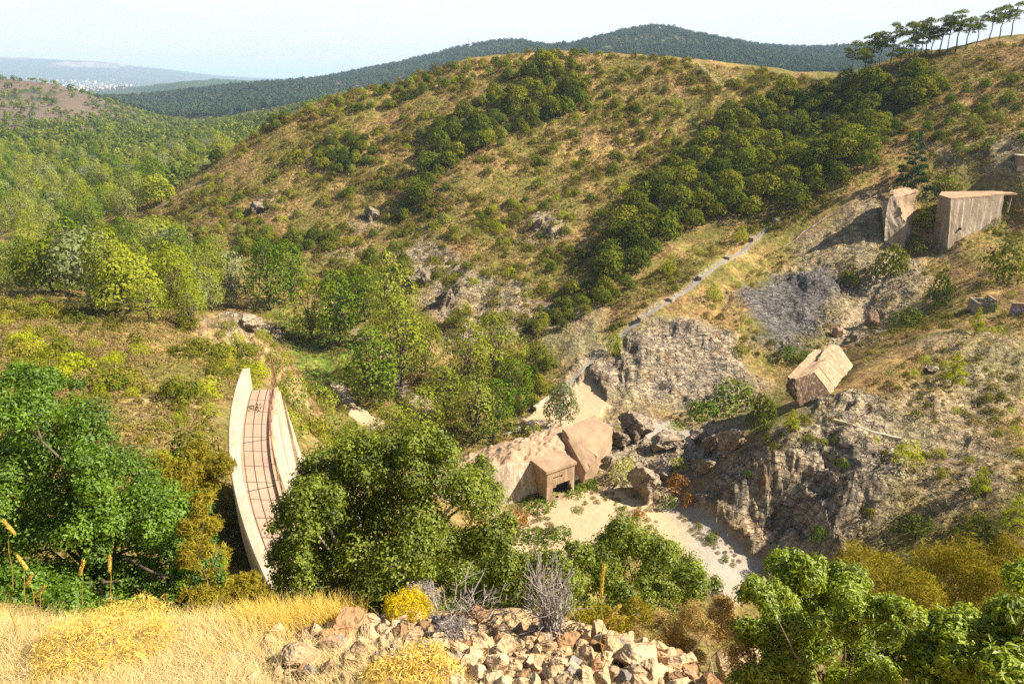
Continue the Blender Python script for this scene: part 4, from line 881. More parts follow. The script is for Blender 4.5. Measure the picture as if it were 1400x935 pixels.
# the stump across the gorge
rows = [ [uy(535,770,76), uy(530,705,77), uy(545,690,81), uy(560,672,85), uz(560,690,-58) + [0, 8, 0]],
         [uy(600,712,81), uy(596,672,81.7), uy(612,655,86), uy(620,634,91), uy(620,634,91) + [0, 1, -6]],
         [uy(648,702,83.2), uy(644,655,84), uy(655,634,88), uy(668,614,93), uy(668,614,93) + [0, 1, -6]],
         [uy(700,692,84.3), uy(692,638,85.4), uy(706,615,90), uy(720,600,95), uy(720,600,95) + [0, 1, -6]],
         [uy(742,686,85.2), uy(735,642,86.4), uy(748,612,91.5), uy(772,584,97.5), uy(772,584,97.5) + [1, 1, -6]],
         [uy(786,668,87.3), uy(784,642,88.6), uy(790,615,92.5), uy(803,577,99), uy(803,577,99) + [1, 1, -6]],
         [uy(826,640,90.5), uy(822,622,92), uy(830,600,95.5), uy(838,577,100), uy(838,577,100) + [1, 1, -6]] ]
rows[0][4] = rows[0][3] + [0, 1, -6]
for k in (5, 6):
    for j in (1, 2, 3): rows[k][j] = rows[k][j] + [0, 0, -1.5]
for k, dy_ in ((3, .7), (4, 1.8), (5, 1.8), (6, 1.5)):
    for j in (0, 1): rows[k][j] = rows[k][j] + [0, dy_, 0]
V, Fq = gridsurf(rows, 170, 80); nv = 80; k_ = (np.arange(len(V)) % nv) / (nv - 1)
rough = sst(.23, .32, k_) * (1 - sst(.80, .95, k_)); V[:, 2] += rough * (.75 * fbm(V[:, 0] / 3.2, V[:, 1] / 1.8, 401, 5, True) + .28 * fbm(V[:, 0] * .9, V[:, 1] * 1.5, 402, 4, True) + .12 * fbm(V[:, 0] * 3, V[:, 1] * 3, 404, 3))
V[:, 1] -= (1 - rough) * .05 * fbm(V[:, 0], V[:, 2], 403, 3)
kf = k_.reshape(170, 80)[:-1, :-1].ravel(); mi = (kf > .25).astype(int)
st = part('stump', V, Fq, [M_conc, M_pink], dam, True); st.data.polygons.foreach_set('material_index', mi.astype(np.int32))
# wedge of the stump standing proud at its right end
top = np.array([uy(768,590,94.6), uy(812,571,99.3), uy(838,588,96.5), uy(816,629,91.2), uy(801,647,89.0)]); top[:, 2] += np.array([.5, .5, .5, .7, .2]); bot = top.copy(); bot[:, 2] -= 4.0; bot[0] += [-.6, .1, 0]; bot[4] += [-.8, .2, 0]
nT = 5; V = np.r_[top, bot]; Fc = [(0, 4, 3, 2, 1), (0, 5, 9, 4)] + [(i, i + 1, i + 6, i + 5) for i in range(4)]
part('broken_slab', V, Fc, [M_pink, M_shade_joint], dam, False, 'tilted pinkish slab split from the stump')
# outlet house in front of the stump: open shell with a ragged window
P0 = uz(747, 690, -57.8); PL = uz(733.5, 681, -57.8); PR = uz(784, 676, -57.8); hgt = 5.25
e1 = PR - P0; e2 = PL - P0; e2 = e2 - e1 * (e2 @ e1) / (e1 @ e1); e2 *= 3.6 / np.linalg.norm(e2); e1 *= 5.0 / np.linalg.norm(e1); UZ = np.array([0, 0, 1.])
def hp(a, b, c_): return P0 + e1 * a + e2 * b + UZ * c_
house = None
def hbox(a0, a1, b0, b1, c0, c1, name, mat, par=None):
    V = [hp(a, b, c_) for c_ in (c0, c1) for a, b in ((a0, b0), (a1, b0), (a1, b1), (a0, b1))]; return part(name, V, [(0,3,2,1),(4,5,6,7),(0,1,5,4),(1,2,6,5),(2,3,7,6),(3,0,4,7)], mat, par or dam)
def wall_with_holes(b0, b1, cells, nu, nv_, name, par):
    """front wall from small blocks with the broken-out cells left open"""
    V, Fc, o = [], [], 0
    for i in range(nu):
        for j in range(nv_):
            if (i, j) in cells: continue
            a0, a1, c0, c1 = i / nu, (i + 1) / nu, -1 + (hgt + 1) * j / nv_, -1 + (hgt + 1) * (j + 1) / nv_
            V += [hp(a, b, c_) for c_ in (c0, c1) for a, b in ((a0, b0), (a1, b0), (a1, b1), (a0, b1))]
            fs = [(0,1,5,4),(2,3,7,6)]
            for f, nb_ in (((0,3,2,1), (i, j - 1)), ((4,5,6,7), (i, j + 1)), ((1,2,6,5), (i + 1, j)), ((3,0,4,7), (i - 1, j))):
                if nb_ in cells or not (0 <= nb_[0] < nu and 0 <= nb_[1] < nv_): fs.append(f)
            Fc += [tuple(v_ + o for v_ in f) for f in fs]; o += 8
    return part(name, V, Fc, M_pink2, par)
cells = {(i, j) for i in range(4, 12) for j in range(5, 10)} | {(i, 10) for i in range(6, 12)} | {(i, j) for i in range(12, 15) for j in range(4, 11)} | {(15, j) for j in range(5, 9)} | {(i, 4) for i in range(5, 8)} | {(i, 14) for i in range(4, 10)} | {(3, 7), (16, 6)}
hw = wall_with_holes(0, .11, cells, 18, 18, 'outlet_house', dam)
hbox(0, .07, .112, 1.0, -1, hgt - .003, 'side_wall', M_pink2, hw); hbox(.93, 1, .112, 1.0, -1, hgt - .5, 'side_wall', M_pink2, hw); hbox(.072, .928, .36, .40, -1, hgt - .006, 'rear_wall', M_void, hw)  # the rear one is an added dark sheet, painting interior shade behind the window
hbox(-.05, 1.04, -.06, 1.05, hgt + .003, hgt + .42, 'roof_slab', M_pink, hw); hbox(.072, .928, .113, .898, -.9, -.2, 'floor_slab', M_void, hw)  # floor near-black as well, interior shade put into its colour
# --- tilted block of the dam lying on the spur
a_, b_, c_, d_, e_, f_ = uy(1076.8,514,95.2), uy(1087.4,518,94.6), uy(1113.3,509,96.2), uy(1136.4,539,94.6), uy(1093,556,93.2), uy(1073.5,535,94.4)
EX = uy(1147,471.5,108) - c_; blk = empty('concrete_block', (a_ + d_) / 2 - [0, 0, 2], 'huge tilted ochre concrete block of the dam lying on the rocky spur', 'concrete block')
gab = [a_, b_, c_, d_, e_, f_]; K = [1, 1, 1, .98, 1, 1]
far_ = [g + EX * k for g, k in zip(gab, K)]
V = np.array(gab + far_); Fc = [(5, 4, 3, 2, 1, 0)] + [(i, (i + 1) % 6, (i + 1) % 6 + 6, i + 6) for i in range(6)] + [tuple(range(6, 12))]
body = part('body', V, Fc, [M_pink2, M_shade_joint], blk); body.data.polygons[0].material_index = 1; body.data.polygons[4].material_index = 1  # gable and lower flank get a darker concrete: their shade painted in
weather(body, 11, .30)
# upper step on the far half of the block
sd = unit(b_ - c_); dn_ = np.array([0, 0, -1.]); p0 = c_ + EX * .50; q = [p0 + [0, 0, .02], p0 + sd * 2.1 + [0, 0, .55], c_ + EX * 1.0 + sd * 2.6 + [0, 0, .75], c_ + EX * .999 + [0, 0, .02]]
lowr = [p0 + [0, 0, -1.2], p0 + sd * 2.6 + [0, 0, -1.6], c_ + EX + sd * 3.0 + [0, 0, -1.8], c_ + EX * .999 + [0, 0, -1.2]]
part('step', np.array(q + lowr), [(3, 2, 1, 0), (0, 1, 5, 4), (1, 2, 6, 5), (2, 3, 7, 6), (3, 0, 4, 7)], [M_pink2], blk); weather(bpy.data.objects['step'], 6, .2)
# board joints on the sunlit slope, as shallow strips
nrm = unit(np.cross(d_ - c_, EX)); nrm = nrm if nrm[2] > 0 else -nrm
for k_, w_ in ((.18, .07), (.62, .05)):
    p0, p1 = c_ + EX * k_ + nrm * .05, d_ + EX * .98 * k_ + nrm * .05; ew = unit(EX) * w_
    part('joint', np.array([p0 - ew, p0 + ew, p1 + ew, p1 - ew]), [(0, 1, 2, 3)], M_shade_joint, blk)
# --- leaning pier and wing wall at the top right
def prism(front, back, name, mat, par, capmat=None, noise=0.):
    n = len(front); V = np.array(list(front) + list(back)); Fc = [tuple(range(n))[::-1], tuple(range(n, 2 * n))] + [(i, (i + 1) % n, (i + 1) % n + n, i + n) for i in range(n)]
    return part(name, V, Fc, mat, par)
fr = [uy(*q) for q in [(1216.5,266,160),(1211,300,159.6),(1210.5,331,159),(1233.5,339,159),(1240,318,159.4),(1240.5,307,159.8),(1232,297,160.2),(1229,284,160.6),(1228.5,270,160.9),(1224,265,160.8)]]
bk = [p + [1.4, 5.2, .9] for p in fr]; bk[8] = uy(1253.5,262.5,165.5); bk[9] = uy(1238,257,166); bk[0] = uy(1226,260,166); bk[7] = uy(1248,281,165.5); bk[6] = uy(1247,292,165); bk[5] = uy(1247,308,164.5); bk[4] = uy(1248,322,164); bk[3] = uy(1246,328,163.5)
pier = empty('leaning_pier', (fr[2] + fr[3]) / 2, 'cracked concrete pier leaning on the bank, torn open at its upper right', 'concrete pier')
pb = prism(fr, bk, 'body', [M_cgrey, M_pink], pier)
for i_ in (6, 7, 8, 9, 10): pb.data.polygons[min(i_ + 1, len(pb.data.polygons) - 1)].material_index = 1
cp = [uy(1216.6,265.5,159.9), uy(1216.8,261,160.2), uy(1237,256.5,166), uy(1237,260,166.4)]; cb = [p + [.9, .0, -.1] for p in cp]
prism(cp, cb, 'coping', [M_pink], pier)
wing = empty('wing_wall', uy(1300,330,158), 'tall concrete wing wall with a flat top on the right-hand bank', 'concrete wall')
T0, T1, T2 = uy(1284,269.5,162), uy(1300,273.5,157), uy(1370,274,163.5); T2[2] = T1[2] = T0[2] = T1[2]
B0, B0b, B1, B1b = uy(1274,331,161.5), uy(1287,346,157), uy(1298,332,156.6), uy(1296,330,157.6); B2 = uy(1369,315,163.2); BM = uy(1319,326,158.2); Bm2 = uy(1333,320,159.6)
back = [T0 + [3.5, 5, 0], T2 + [.5, 6, 0]]
for b in (B1, B2, BM, Bm2): b[2] -= 3
wv_ = V = np.array([T0, T1, T2, back[0], back[1], B0, B0b, B1, BM, Bm2, B2, back[0] - UZ * 14, back[1] - UZ * 8])
part('wall', V, [(0, 1, 7, 6, 5), (1, 2, 10, 9, 8, 7), (2, 4, 12, 10), (4, 3, 11, 12), (3, 0, 5, 11)], M_cgrey, wing); weather(bpy.data.objects['wall'], 8, .35, .5)
tp = [T0, T1, T2, T2 + [3.6, .6, 0], T2 + [3.6, 5, 0], back[0]]; ctr_ = np.mean(tp, 0); lo_ = [ctr_ + (p - ctr_) * 1.012 + UZ * .004 for p in tp]; prism(lo_, [p + UZ * .38 for p in lo_], 'top_slab', [M_pink], wing)
V, Fq = tube([T2 + [2.6, .9, 0], T2 + [2.6, .9, -4.2]], .22, 8); part('support_post', V, Fq, M_cgrey, wing)
hb_ = unit(np.cross(T2 - T1, -UZ)); hc = uy(1312,313,157.8); V, Fq = tube([hc + hb_ * .3, hc - hb_ * .3], .28, 10); part('drain_hole', V, np.array(Fq), M_void, wing)
weather(pb, 9, .7, .5); weather(bpy.data.objects['broken_slab'], 9, .28, .6)
# --- small things of concrete on the right bank
g = ground(1345, 428); ruin = empty('small_ruin', g, 'small roofless concrete ruin beside the painted wall', 'ruin')
ax = np.array([.96, -.2, 0]); ay = np.array([.2, .96, 0])
def boxat(o_, w, d, h0, h1, name, mat, par, x0=0., y0=0.):
    V = [o_ + ax * a + ay * b + UZ * c_ for c_ in (h0, h1) for a, b in ((x0, y0), (x0 + w, y0), (x0 + w, y0 + d), (x0, y0 + d))]; return part(name, V, [(0,3,2,1),(4,5,6,7),(0,1,5,4),(1,2,6,5),(2,3,7,6),(3,0,4,7)], mat, par)
o_ = g - ax * 1.6
boxat(o_, 3.4, .35, -1, 1.9, 'front_wall', M_cgrey, ruin); boxat(o_, .35, 3.1, -1, 2.0, 'side_wall', M_cgrey, ruin, 0, .352); boxat(o_, .35, 3.1, -1, 2.6, 'side_wall', M_cgrey, ruin, 3.05, .352); boxat(o_, 2.69, .35, -1, 2.0, 'rear_wall', M_cgrey, ruin, .354, 3.0)
boxat(o_, .3, .3, 1.904, 2.6, 'broken_post', M_cgrey, ruin, 2.2, .02); boxat(o_, .3, .3, 1.904, 2.4, 'broken_post', M_cgrey, ruin, 1.3, .02)
t = NT('spray_paint'); tc = t.n('ShaderNodeNewGeometry').outputs['Position']; v_ = t.n('ShaderNodeTexVoronoi'); v_.inputs['Scale'].default_value = 2.6; t.l(tc, v_.inputs['Vector'])
hs = t.n('ShaderNodeHueSaturation'); hs.inputs['Saturation'].default_value = .0; cr_ = t.n('ShaderNodeValToRGB'); t.l(v_.outputs['Color'], hs.inputs['Color']); t.l(hs.outputs[0], cr_.inputs[0]); el = cr_.color_ramp.elements
el[0].position = .15; el[0].color = (.05, .06, .20, 1); el[1].position = .85; el[1].color = (.50, .42, .48, 1)
for p_, c4 in ((.35, (.22, .10, .36)), (.5, (.50, .12, .28)), (.65, (.10, .22, .42))): e4 = el.new(p_); e4.color = (*c4, 1)
t.pbr(cr_.outputs[0], .7); M_paint = t.m
g = ground(1380, 432); gw = empty('painted_wall', g, 'low concrete wall with purple and pink graffiti at the right edge', 'wall')
boxat(g, 7, .4, -.6, 2.3, 'wall', M_cgrey, gw); boxat(g, 6.6, .02, .15, 1.55, 'graffiti', M_paint, gw, .3, -.024); boxat(g, 7.2, .6, 2.304, 2.5, 'coping', M_pink, gw, -.1, -.1)
g = ground(1396, 231); hut = empty('small_hut', g, 'tiny tan hut with a pale roof high at the right edge', 'hut')
boxat(g, 3, 3, -.5, 2.9, 'wall', M_pink, hut, -.9, 0); boxat(g, 3.5, 3.5, 2.904, 3.15, 'roof', M_para, hut, -1.15, -.25); boxat(g, 3.1, .3, -.5, .7, 'plinth', M_para, hut, -.95, -.304)
# --- concrete gutter with its steps down the right flank
def drape(pts, step=.6):
    G = [ground(*p) for p in pts]; out = []
    for a, b in zip(G[:-1], G[1:]):
        n = max(2, int(np.linalg.norm(b - a) / step)); out += [a + (b - a) * k / n for k in range(n)]
    out.append(G[-1]); out = np.array(out); out[:, 2] = H(out[:, 0], out[:, 1]); return out
def ribbon(pts, w, h, name, mat, par, z0=-.25):
    zz = np.convolve(np.pad(pts[:, 2], 2, 'edge'), np.ones(5) / 5, 'valid'); pts = np.c_[pts[:, :2], zz]; d = unit(np.gradient(pts, axis=0) * [1, 1, 0]); s = np.c_[-d[:, 1], d[:, 0], np.zeros(len(d))] * w / 2; n = len(pts)
    V = np.concatenate([pts + s + UZ * h, pts - s + UZ * h, pts - s + UZ * z0, pts + s + UZ * z0]); Fc = [(i + k * n, i + ((k + 1) % 4) * n, i + 1 + ((k + 1) % 4) * n, i + 1 + k * n) for i in range(n - 1) for k in range(4)]
    return part(name, V, np.array(Fc), mat, par, False)
pts = drape([(1062,302),(1042,318),(994,354),(958,382),(916,412),(874,440),(846,462)]); gut = empty('concrete_gutter', pts[len(pts) // 2], 'long pale concrete gutter with block steps running down the right flank', 'gutter')
M_gut = concrete('gutter_concrete', (.27, .245, .22), (.20, .18, .16), 0, 1.5)
ribbon(pts, .95, .08, 'channel', M_gut, gut)
for px, py in [(1061,303),(1029,328),(995,354),(958,381),(917,411),(877,437)]:
    g = ground(px, py); d = ground(px - 12, py + 8); dr = unit((d - g) * [1, 1, 0]); sd_ = np.array([-dr[1], dr[0], 0]); V = [g + dr * a * .7 + sd_ * b * .7 + UZ * c_ for c_ in (-.6, .85) for a, b in ((-1, -1), (1, -1), (1, 1), (-1, 1))]
    V = np.array(V); V[4:] -= np.r_[[dr * .0] * 4]; V[[5, 6], 2] -= .25; part('step_block', V, [(0,3,2,1),(4,5,6,7),(0,1,5,4),(1,2,6,5),(2,3,7,6),(3,0,4,7)], M_cgrey, gut)
pts = drape([(815,485),(800,500),(786,516),(765,540)]); gt = empty('concrete_gutter', pts[len(pts) // 2], 'short lower stretch of pale gutter ending above the dam base', 'gutter'); ribbon(pts, 1.1, .12, 'channel', M_gut, gt)
pts = drape([(1162,279),(1130,299),(1100,318),(1070,340)]); pp = empty('rusty_pipe', pts[len(pts) // 2], 'thin brown pipe running down below the leaning pier', 'pipe'); V, Fq = tube(pts + UZ * .35, .16, 6); part('pipe', V, Fq, M_cgrey, pp, True)
pts = drape([(1138,574),(1170,583),(1205,593),(1232,600)]); wg = empty('white_gutter', pts[len(pts) // 2], 'narrow whitish gutter crossing the rocky spur', 'gutter'); ribbon(pts, .42, .20, 'channel', M_para, wg)
for px, py, l, w_, rz_, lab in [(702,588,3.2,.5,.7,'fallen concrete beam lying behind the dam base'),(722,582,2.4,.45,1.1,'shorter fallen beam beside the longer one behind the dam base'),(742,548,5.0,.8,.9,'long pale slab on the slope above the grey green tree')]:
    g = ground(px, py + 4); ca_, sa_ = math.cos(rz_), math.sin(rz_); V = [g + np.array([ca_ * a - sa_ * b, sa_ * a + ca_ * b, c_ + .08 * a]) for c_ in (-.1, .55) for a, b in ((-l / 2, -w_ / 2), (l / 2, -w_ / 2), (l / 2, w_ / 2), (-l / 2, w_ / 2))]
    o = ob('concrete_beam', mk('concrete_beam', np.array(V) - g, [(0,3,2,1),(4,5,6,7),(0,1,5,4),(1,2,6,5),(2,3,7,6),(3,0,4,7)], [M_para]), None, g); setp(o, lab, 'concrete beam')
# ------------------------------------------------------------------ boulders and crags
def ico(n=3):
    p = (1 + 5 ** .5) / 2; V = unit(np.array([(-1,p,0),(1,p,0),(-1,-p,0),(1,-p,0),(0,-1,p),(0,1,p),(0,-1,-p),(0,1,-p),(p,0,-1),(p,0,1),(-p,0,-1),(-p,0,1)], float)).tolist()
    Fc = [(0,11,5),(0,5,1),(0,1,7),(0,7,10),(0,10,11),(1,5,9),(5,11,4),(11,10,2),(10,7,6),(7,1,8),(3,9,4),(3,4,2),(3,2,6),(3,6,8),(3,8,9),(4,9,5),(2,4,11),(6,2,10),(8,6,7),(9,8,1)]
    for _ in range(n):
        c_, out = {}, []
        def mid(a, b):
            k = (min(a, b), max(a, b))
            if k not in c_: v_ = np.array(V[a]) + np.array(V[b]); V.append((v_ / np.linalg.norm(v_)).tolist()); c_[k] = len(V) - 1
            return c_[k]
        for a, b, d in Fc:
            ab, bd, da = mid(a, b), mid(b, d), mid(d, a); out += [(a, ab, da), (b, bd, ab), (d, da, bd), (ab, bd, da)]
        Fc = out
    return np.array(V), np.array(Fc)
ICO = {n: ico(n) for n in (2, 3, 4)}
def rock_me(seed, n=3, cuts=13, mat=None, rough=.05, lay=0.):
    r = np.random.RandomState(seed); V, Fc = ICO[n]; V = V * [1, .8, .7] * 1.25
    for d in rdir(cuts, r):
        k = r.uniform(.42, .75); q = V @ d - k; V = V - np.maximum(q, 0)[:, None] * d
    if lay:  # layered slabs
        d = unit(np.array([.5, .35, .8])); h_ = V @ d; st_ = np.round(h_ * 7 + .3 * np.sin(V[:, 0] * 5)) / 7; V = V + unit(V * [1, 1, .2]) * (.10 * lay * np.sin(st_ * 91))[:, None]
    V = V + rough * np.stack([fbm(V[:, 0] * 2.5 + 9 * k, V[:, 1] * 2.5 + V[:, 2] * 2, seed + k, 3) for k in range(3)], 1)
    return mk('rock', V, Fc, [mat], False)
BOUL = [rock_me(50 + i, 4, 16, M_boulder, .20, 1.6) for i in range(4)]; REDB = [rock_me(60 + i, 3, 10, M_redrock, .06) for i in range(2)]
for px, py, w_, h_, rot, kind, lab in [
 (868,592,66,34,.4,0,'jagged layered outcrop rising behind the right end of the dam base'),(846,610,40,26,.9,0,'rock ledge against the broken slab of the dam'),(905,612,70,26,.2,0,'long tilted rock ledge below the gravel path'),
 (880,672,58,44,.7,0,'big layered boulder at the edge of the sand'),(905,650,46,30,1.4,0,'grey boulder above the sand, behind the big layered one'),(955,604,30,22,.3,0,'dark rock slab left of the blocky boulder'),(972,618,36,30,1.1,0,'blocky pale boulder by the gully'),
 (1000,614,52,34,.5,0,'large sloping rock slab between gully and spur'),(968,642,40,18,.1,0,'flat dark overhanging rock at the foot of the gully'),(1190,446,20,24,.8,1,'reddish boulder standing in the scree gully'),(1143,460,20,14,.2,1,'smaller reddish boulder behind the tilted block'),
 (1168,466,14,10,.5,0,'grey boulder right behind the tilted block'),(340,448,50,22,.2,0,'rocky outcrop on the brow of the near left slope'),(508,300,30,20,.5,0,'pointed pale rock on the left half of the big hill'),(738,312,22,14,.8,0,'dark rock in the middle of the big hill'),(352,288,40,14,.4,0,'light rock outcrop on the left shoulder of the hill'),
 (830,640,30,22,.8,0,'dark boulder under the broken slab'),(1275,508,24,10,.4,0,'low rock on the dry spur'),(575,392,40,34,.6,0,'steep dark crag at the rocky foot of the hill'),(610,420,36,26,1.2,0,'pale crag at the rocky foot of the hill')]:
    g = ground(px, py); d = proj(g)[2]; s = w_ * d / F / 2; o = ob('boulder', (BOUL if kind == 0 else REDB)[(px + py) % (4 if kind == 0 else 2)], None, g + UZ * h_ * d / F * .25, rot, (s, s * .9, h_ * d / F / 1.25)); setp(o, lab, 'rock')
# scree: loose stones under the crags
SCR = [region([(1130,420),(1200,440),(1210,470),(1100,470),(1060,480)]), region([(970,540),(1040,520),(1060,560),(1010,600),(960,590)]), region([(1170,360),(1230,350),(1260,360),(1240,430),(1190,440)]), region([(860,600),(960,590),(1000,640),(930,660),(880,660)])]
STO = [rock_me(80 + i, 2, 8, M_boulder, .04) for i in range(6)]
def rock_merge(name, mes, pts, sc, mat, label, seed):
    r = np.random.RandomState(seed); Vs, Fs, o = [], [], 0; src = []
    for me_ in mes:
        v = np.empty(len(me_.vertices) * 3, np.float32); me_.vertices.foreach_get('co', v); f = np.empty(len(me_.polygons) * 3, np.int32); me_.polygons.foreach_get('vertices', f); src.append((v.reshape(-1, 3), f.reshape(-1, 3)))
    for p, s in zip(pts, sc):
        v, f = src[r.randint(len(src))]; q = rdir(3, r); q, _ = np.linalg.qr(q.T); Vs.append(v @ q * s + p); Fs.append(f + o); o += len(v)
    return setp(ob(name, mk(name, np.concatenate(Vs), np.concatenate(Fs), [mat], False)), label, kind='stuff')
Q = np.concatenate([scatter(p, n, .28, 70 + i) for i, (p, n) in enumerate(zip(SCR, (500, 420, 500, 260)))])
rock_merge('scree_stones', STO[:3], Q, np.random.RandomState(2).uniform(.08, .42, len(Q)) ** 1.3 * 1.2, M_boulder, 'loose grey stones of the scree below the crags', 4)
# --- dark cedar beside the pier
l = []; r = np.random.RandomState(77)
for k in range(34):
    t_ = k / 33; a = 2.4 * k; q = 2.5 * (1 - t_) ** .85 * r.uniform(.55, 1.1); s = .75 * (1.1 - .8 * t_); l.append(((q * math.cos(a), q * math.sin(a), .5 + 8.1 * t_), (s, s, s * .55)))
KIND['cedar'] = [(crown_me('cedar_crown', l, 3600, .34, .12, M_cedar, 78, spread=1.0), stem_me('cedar_trunk', (0, 0, 0), l[::4], 5, .18, M_bark, fork=.5))]
at('cedar', 'cedar_tree', 1243, 260, 78, 'dark pointed cedar standing just above the leaning pier', 'cedar tree', None)
# --- the town on the slopes of the distant range
t = NT('white_render'); t.pbr((.46, .43, .39), .9); M_white = t.m
t = NT('roof_tiles'); t.pbr((.30, .22, .17), .9); M_tile = t.m
def town_house(w, d, h):
    V = [(-w,-d,-6),(w,-d,-6),(w,d,-6),(-w,d,-6),(-w,-d,h),(w,-d,h),(w,d,h),(-w,d,h),(-w*1.06,0,h*1.4),(w*1.06,0,h*1.4)]
    return mk('house', V, [(0,3,2,1),(0,1,5,4),(1,2,6,9,5),(2,3,7,6),(3,0,4,8,7),(4,5,9,8),(6,7,8,9)], [M_white, M_tile], False, None, [0, 0, 0, 0, 0, 1, 1])
HS = [town_house(14, 9, 14), town_house(24, 12, 22), town_house(10, 9, 11)]
r = np.random.RandomState(12); nH_ = 0
for k in range(230):
    px, py = (r.normal(112, 30), r.normal(119, 5)) if k % 3 else (r.uniform(60, 182), r.uniform(112, 128)); g = ground(px, py)
    if g is None or np.hypot(g[0], g[1]) < 4500: continue
    s = r.uniform(.22, .6); o = ob('town_house', HS[r.randint(3)], None, g, r.uniform(0, 3), s); setp(o, 'white house of the town on the hazy slopes far away', 'house', 'houses of the distant town'); nH_ += 1
print('town', nH_)
g = ground(641, 69); mast = np.array([(0, 0, 0), (0, 0, 14), (0, 0, 32.)]); V, Fq = tube(mast, [1.4, 1.0, .5], 6); setp(ob('radio_mast', mk('radio_mast', V, Fq, [M_cgrey]), None, g), 'tiny mast on the crest of the blue ridge', 'mast')
# ------------------------------------------------------------------ plants close to the viewpoint
def near_bush(name, lobes, Y, n, L, W, mat, seed, label, cat, foot, r0=.06, stem_mat=None, spread=.6, up=.25, shell=(.35, 1.12), squash=1., dy=.0, bottom=-.7, fold=.12):
    r = np.random.RandomState(seed); ls = []
    for px, py, rp, *o in lobes:
        c = uy(px, py, Y + (o[0] if o else r.uniform(-.12, .12) * Y)); d = proj(c)[2]; s = rp * d / F; ls.append((c, np.array([s, s * 1.05, s * squash])))
    f = uy(foot[0], foot[1], Y); f = np.array([f[0], f[1], float(H(f[0], f[1]))]); e = empty(name, f, label, cat)
    loc = [(c - f, q) for c, q in ls]; sub = []
    for c, q in loc:        # break every lobe into leafy sprigs of its own
        for k in range(11):
            dd = rdir(1, r)[0]; dd[2] = abs(dd[2]) * .95 - .3; sub.append((c + dd * q * r.uniform(.5, .95), q * r.uniform(.24, .52)))
    V, Fq, T = lobes_leaves(sub, n, L, W, r, shell=shell, up=up, spread=spread, bottom=bottom, fold=fold)
    ob('crown', mk('crown', V, Fq, [mat], False, {'tint': ('FACE', 'FLOAT', T)}), e)
    V, Fq = stems((0, 0, 0), loc, r, r0, 6, .3); P_ = [(V, Fq)]
    for c, q in sub[::2]:
        k = min(range(len(loc)), key=lambda i: np.linalg.norm(loc[i][0] - c)); P_.append(tube(bend(loc[k][0], c, r, 3, .2), [r0 * .13, r0 * .09, r0 * .04], 4))
    V, Fq = join(P_); ob('trunk', mk('trunk', V, Fq, [stem_mat or M_bark], True), e); return e
near_bush('oak_tree', [(560,640,62),(475,665,66),(420,712,50),(610,700,70),(640,765,62),(525,760,80),(440,790,58),(660,640,22,1.2),(575,612,40),(520,630,46),(450,652,48),(490,628,44),(425,682,44),(420,730,34),(412,700,36),(398,765,34),(600,800,52),(500,810,50),(650,680,40),(430,675,40),(690,720,22),(420,740,46),(480,720,56),(550,700,50),(590,750,50),(540,790,50),(460,830,40),(415,790,40)], 12.5, 150000, .072, .044, M_olive, 1, 'big dark olive evergreen oak growing below the stony ledge', 'oak tree', (530, 800), .14, M_greybark)
near_bush('evergreen_bush', [(28,520,34),(20,570,52),(85,590,62),(50,660,80),(140,670,60),(190,710,64),(110,740,84),(230,770,58),(30,760,80),(170,800,64),(255,740,36),(245,820,46),(90,820,60),(10,690,60),(120,640,44),(60,530,40),(0,620,50),(120,610,36),(210,670,36),(40,840,50),(170,840,50),(270,790,40),(255,700,30),(20,830,60,-1.6),(90,850,56,-1.8),(160,850,50,-1.6),(230,845,44,-1.2),(50,800,50,-1.)], 7.6, 170000, .044, .024, M_bush, 2, 'large vivid green bush filling the lower left', 'bush', (130, 820), .07, None)
near_bush('olive_bush', [(720,790,56),(660,820,44),(770,790,40),(690,770,40),(740,830,46),(630,800,34)], 8.0, 30000, .054, .030, M_olive, 3, 'lighter olive bush tucked under the right side of the big oak', 'bush', (705, 840), .04, None)
near_bush('round_bush', [(860,770,54),(810,780,40),(910,790,48),(850,740,36),(890,755,38),(950,800,34),(930,830,34),(830,815,42),(880,825,44),(790,755,22)], 17, 46000, .10, .06, M_olive, 4, 'rounded olive bush in front of the sandy basin', 'bush', (865, 840), .08, None)
near_bush('glossy_bush', [(1080,790,44,.5),(1050,820,36),(1120,840,56),(1100,775,26,.4),(1180,850,50),(1160,800,34),(1080,880,54),(1150,910,60),(1230,900,60),(1040,870,30),(1060,930,50),(1200,950,60),(1225,840,30)], 4.9, 56000, .052, .020, M_bright, 5, 'bright glossy leaved bush at the lower right beside the rubble', 'bush', (1130, 990), .035, None, fold=.2)
near_bush('glossy_bush', [(1330,880,50),(1390,860,50),(1290,920,50),(1370,930,60),(1420,800,40),(1400,900,50)], 4.4, 36000, .058, .025, M_bright, 6, 'darker leafy bush in the lower right corner', 'bush', (1360, 990), .035, None, fold=.2)
near_bush('broom', [(1220,800,56),(1280,780,50),(1330,800,56),(1180,780,36),(1270,840,54),(1370,800,44),(1330,850,44),(1200,840,40),(1390,760,30)], 15, 42000, .17, .022, M_broom, 7, 'olive yellow feathery broom behind the glossy bushes at the right', 'shrub', (1270, 870), .06, M_greybark, spread=1.4, up=.1)
near_bush('broom', [(275,720,26),(282,770,30),(310,825,34),(280,810,34),(352,822,28),(340,800,22),(280,690,22),(330,855,34),(270,760,24)], 6.6, 24000, .08, .013, M_broom, 8, 'yellowish broom between the vivid green bush and the crest wall', 'shrub', (300, 850), .014, M_bark, spread=1.4, up=.2)
near_bush('broom', [(240,660,34),(275,650,30),(300,640,22),(215,640,24),(262,625,24)], 19, 14000, .15, .03, M_broom, 9, 'pale broom left of the crest walkway', 'shrub', (262, 690), .05, M_greybark, spread=1.3)
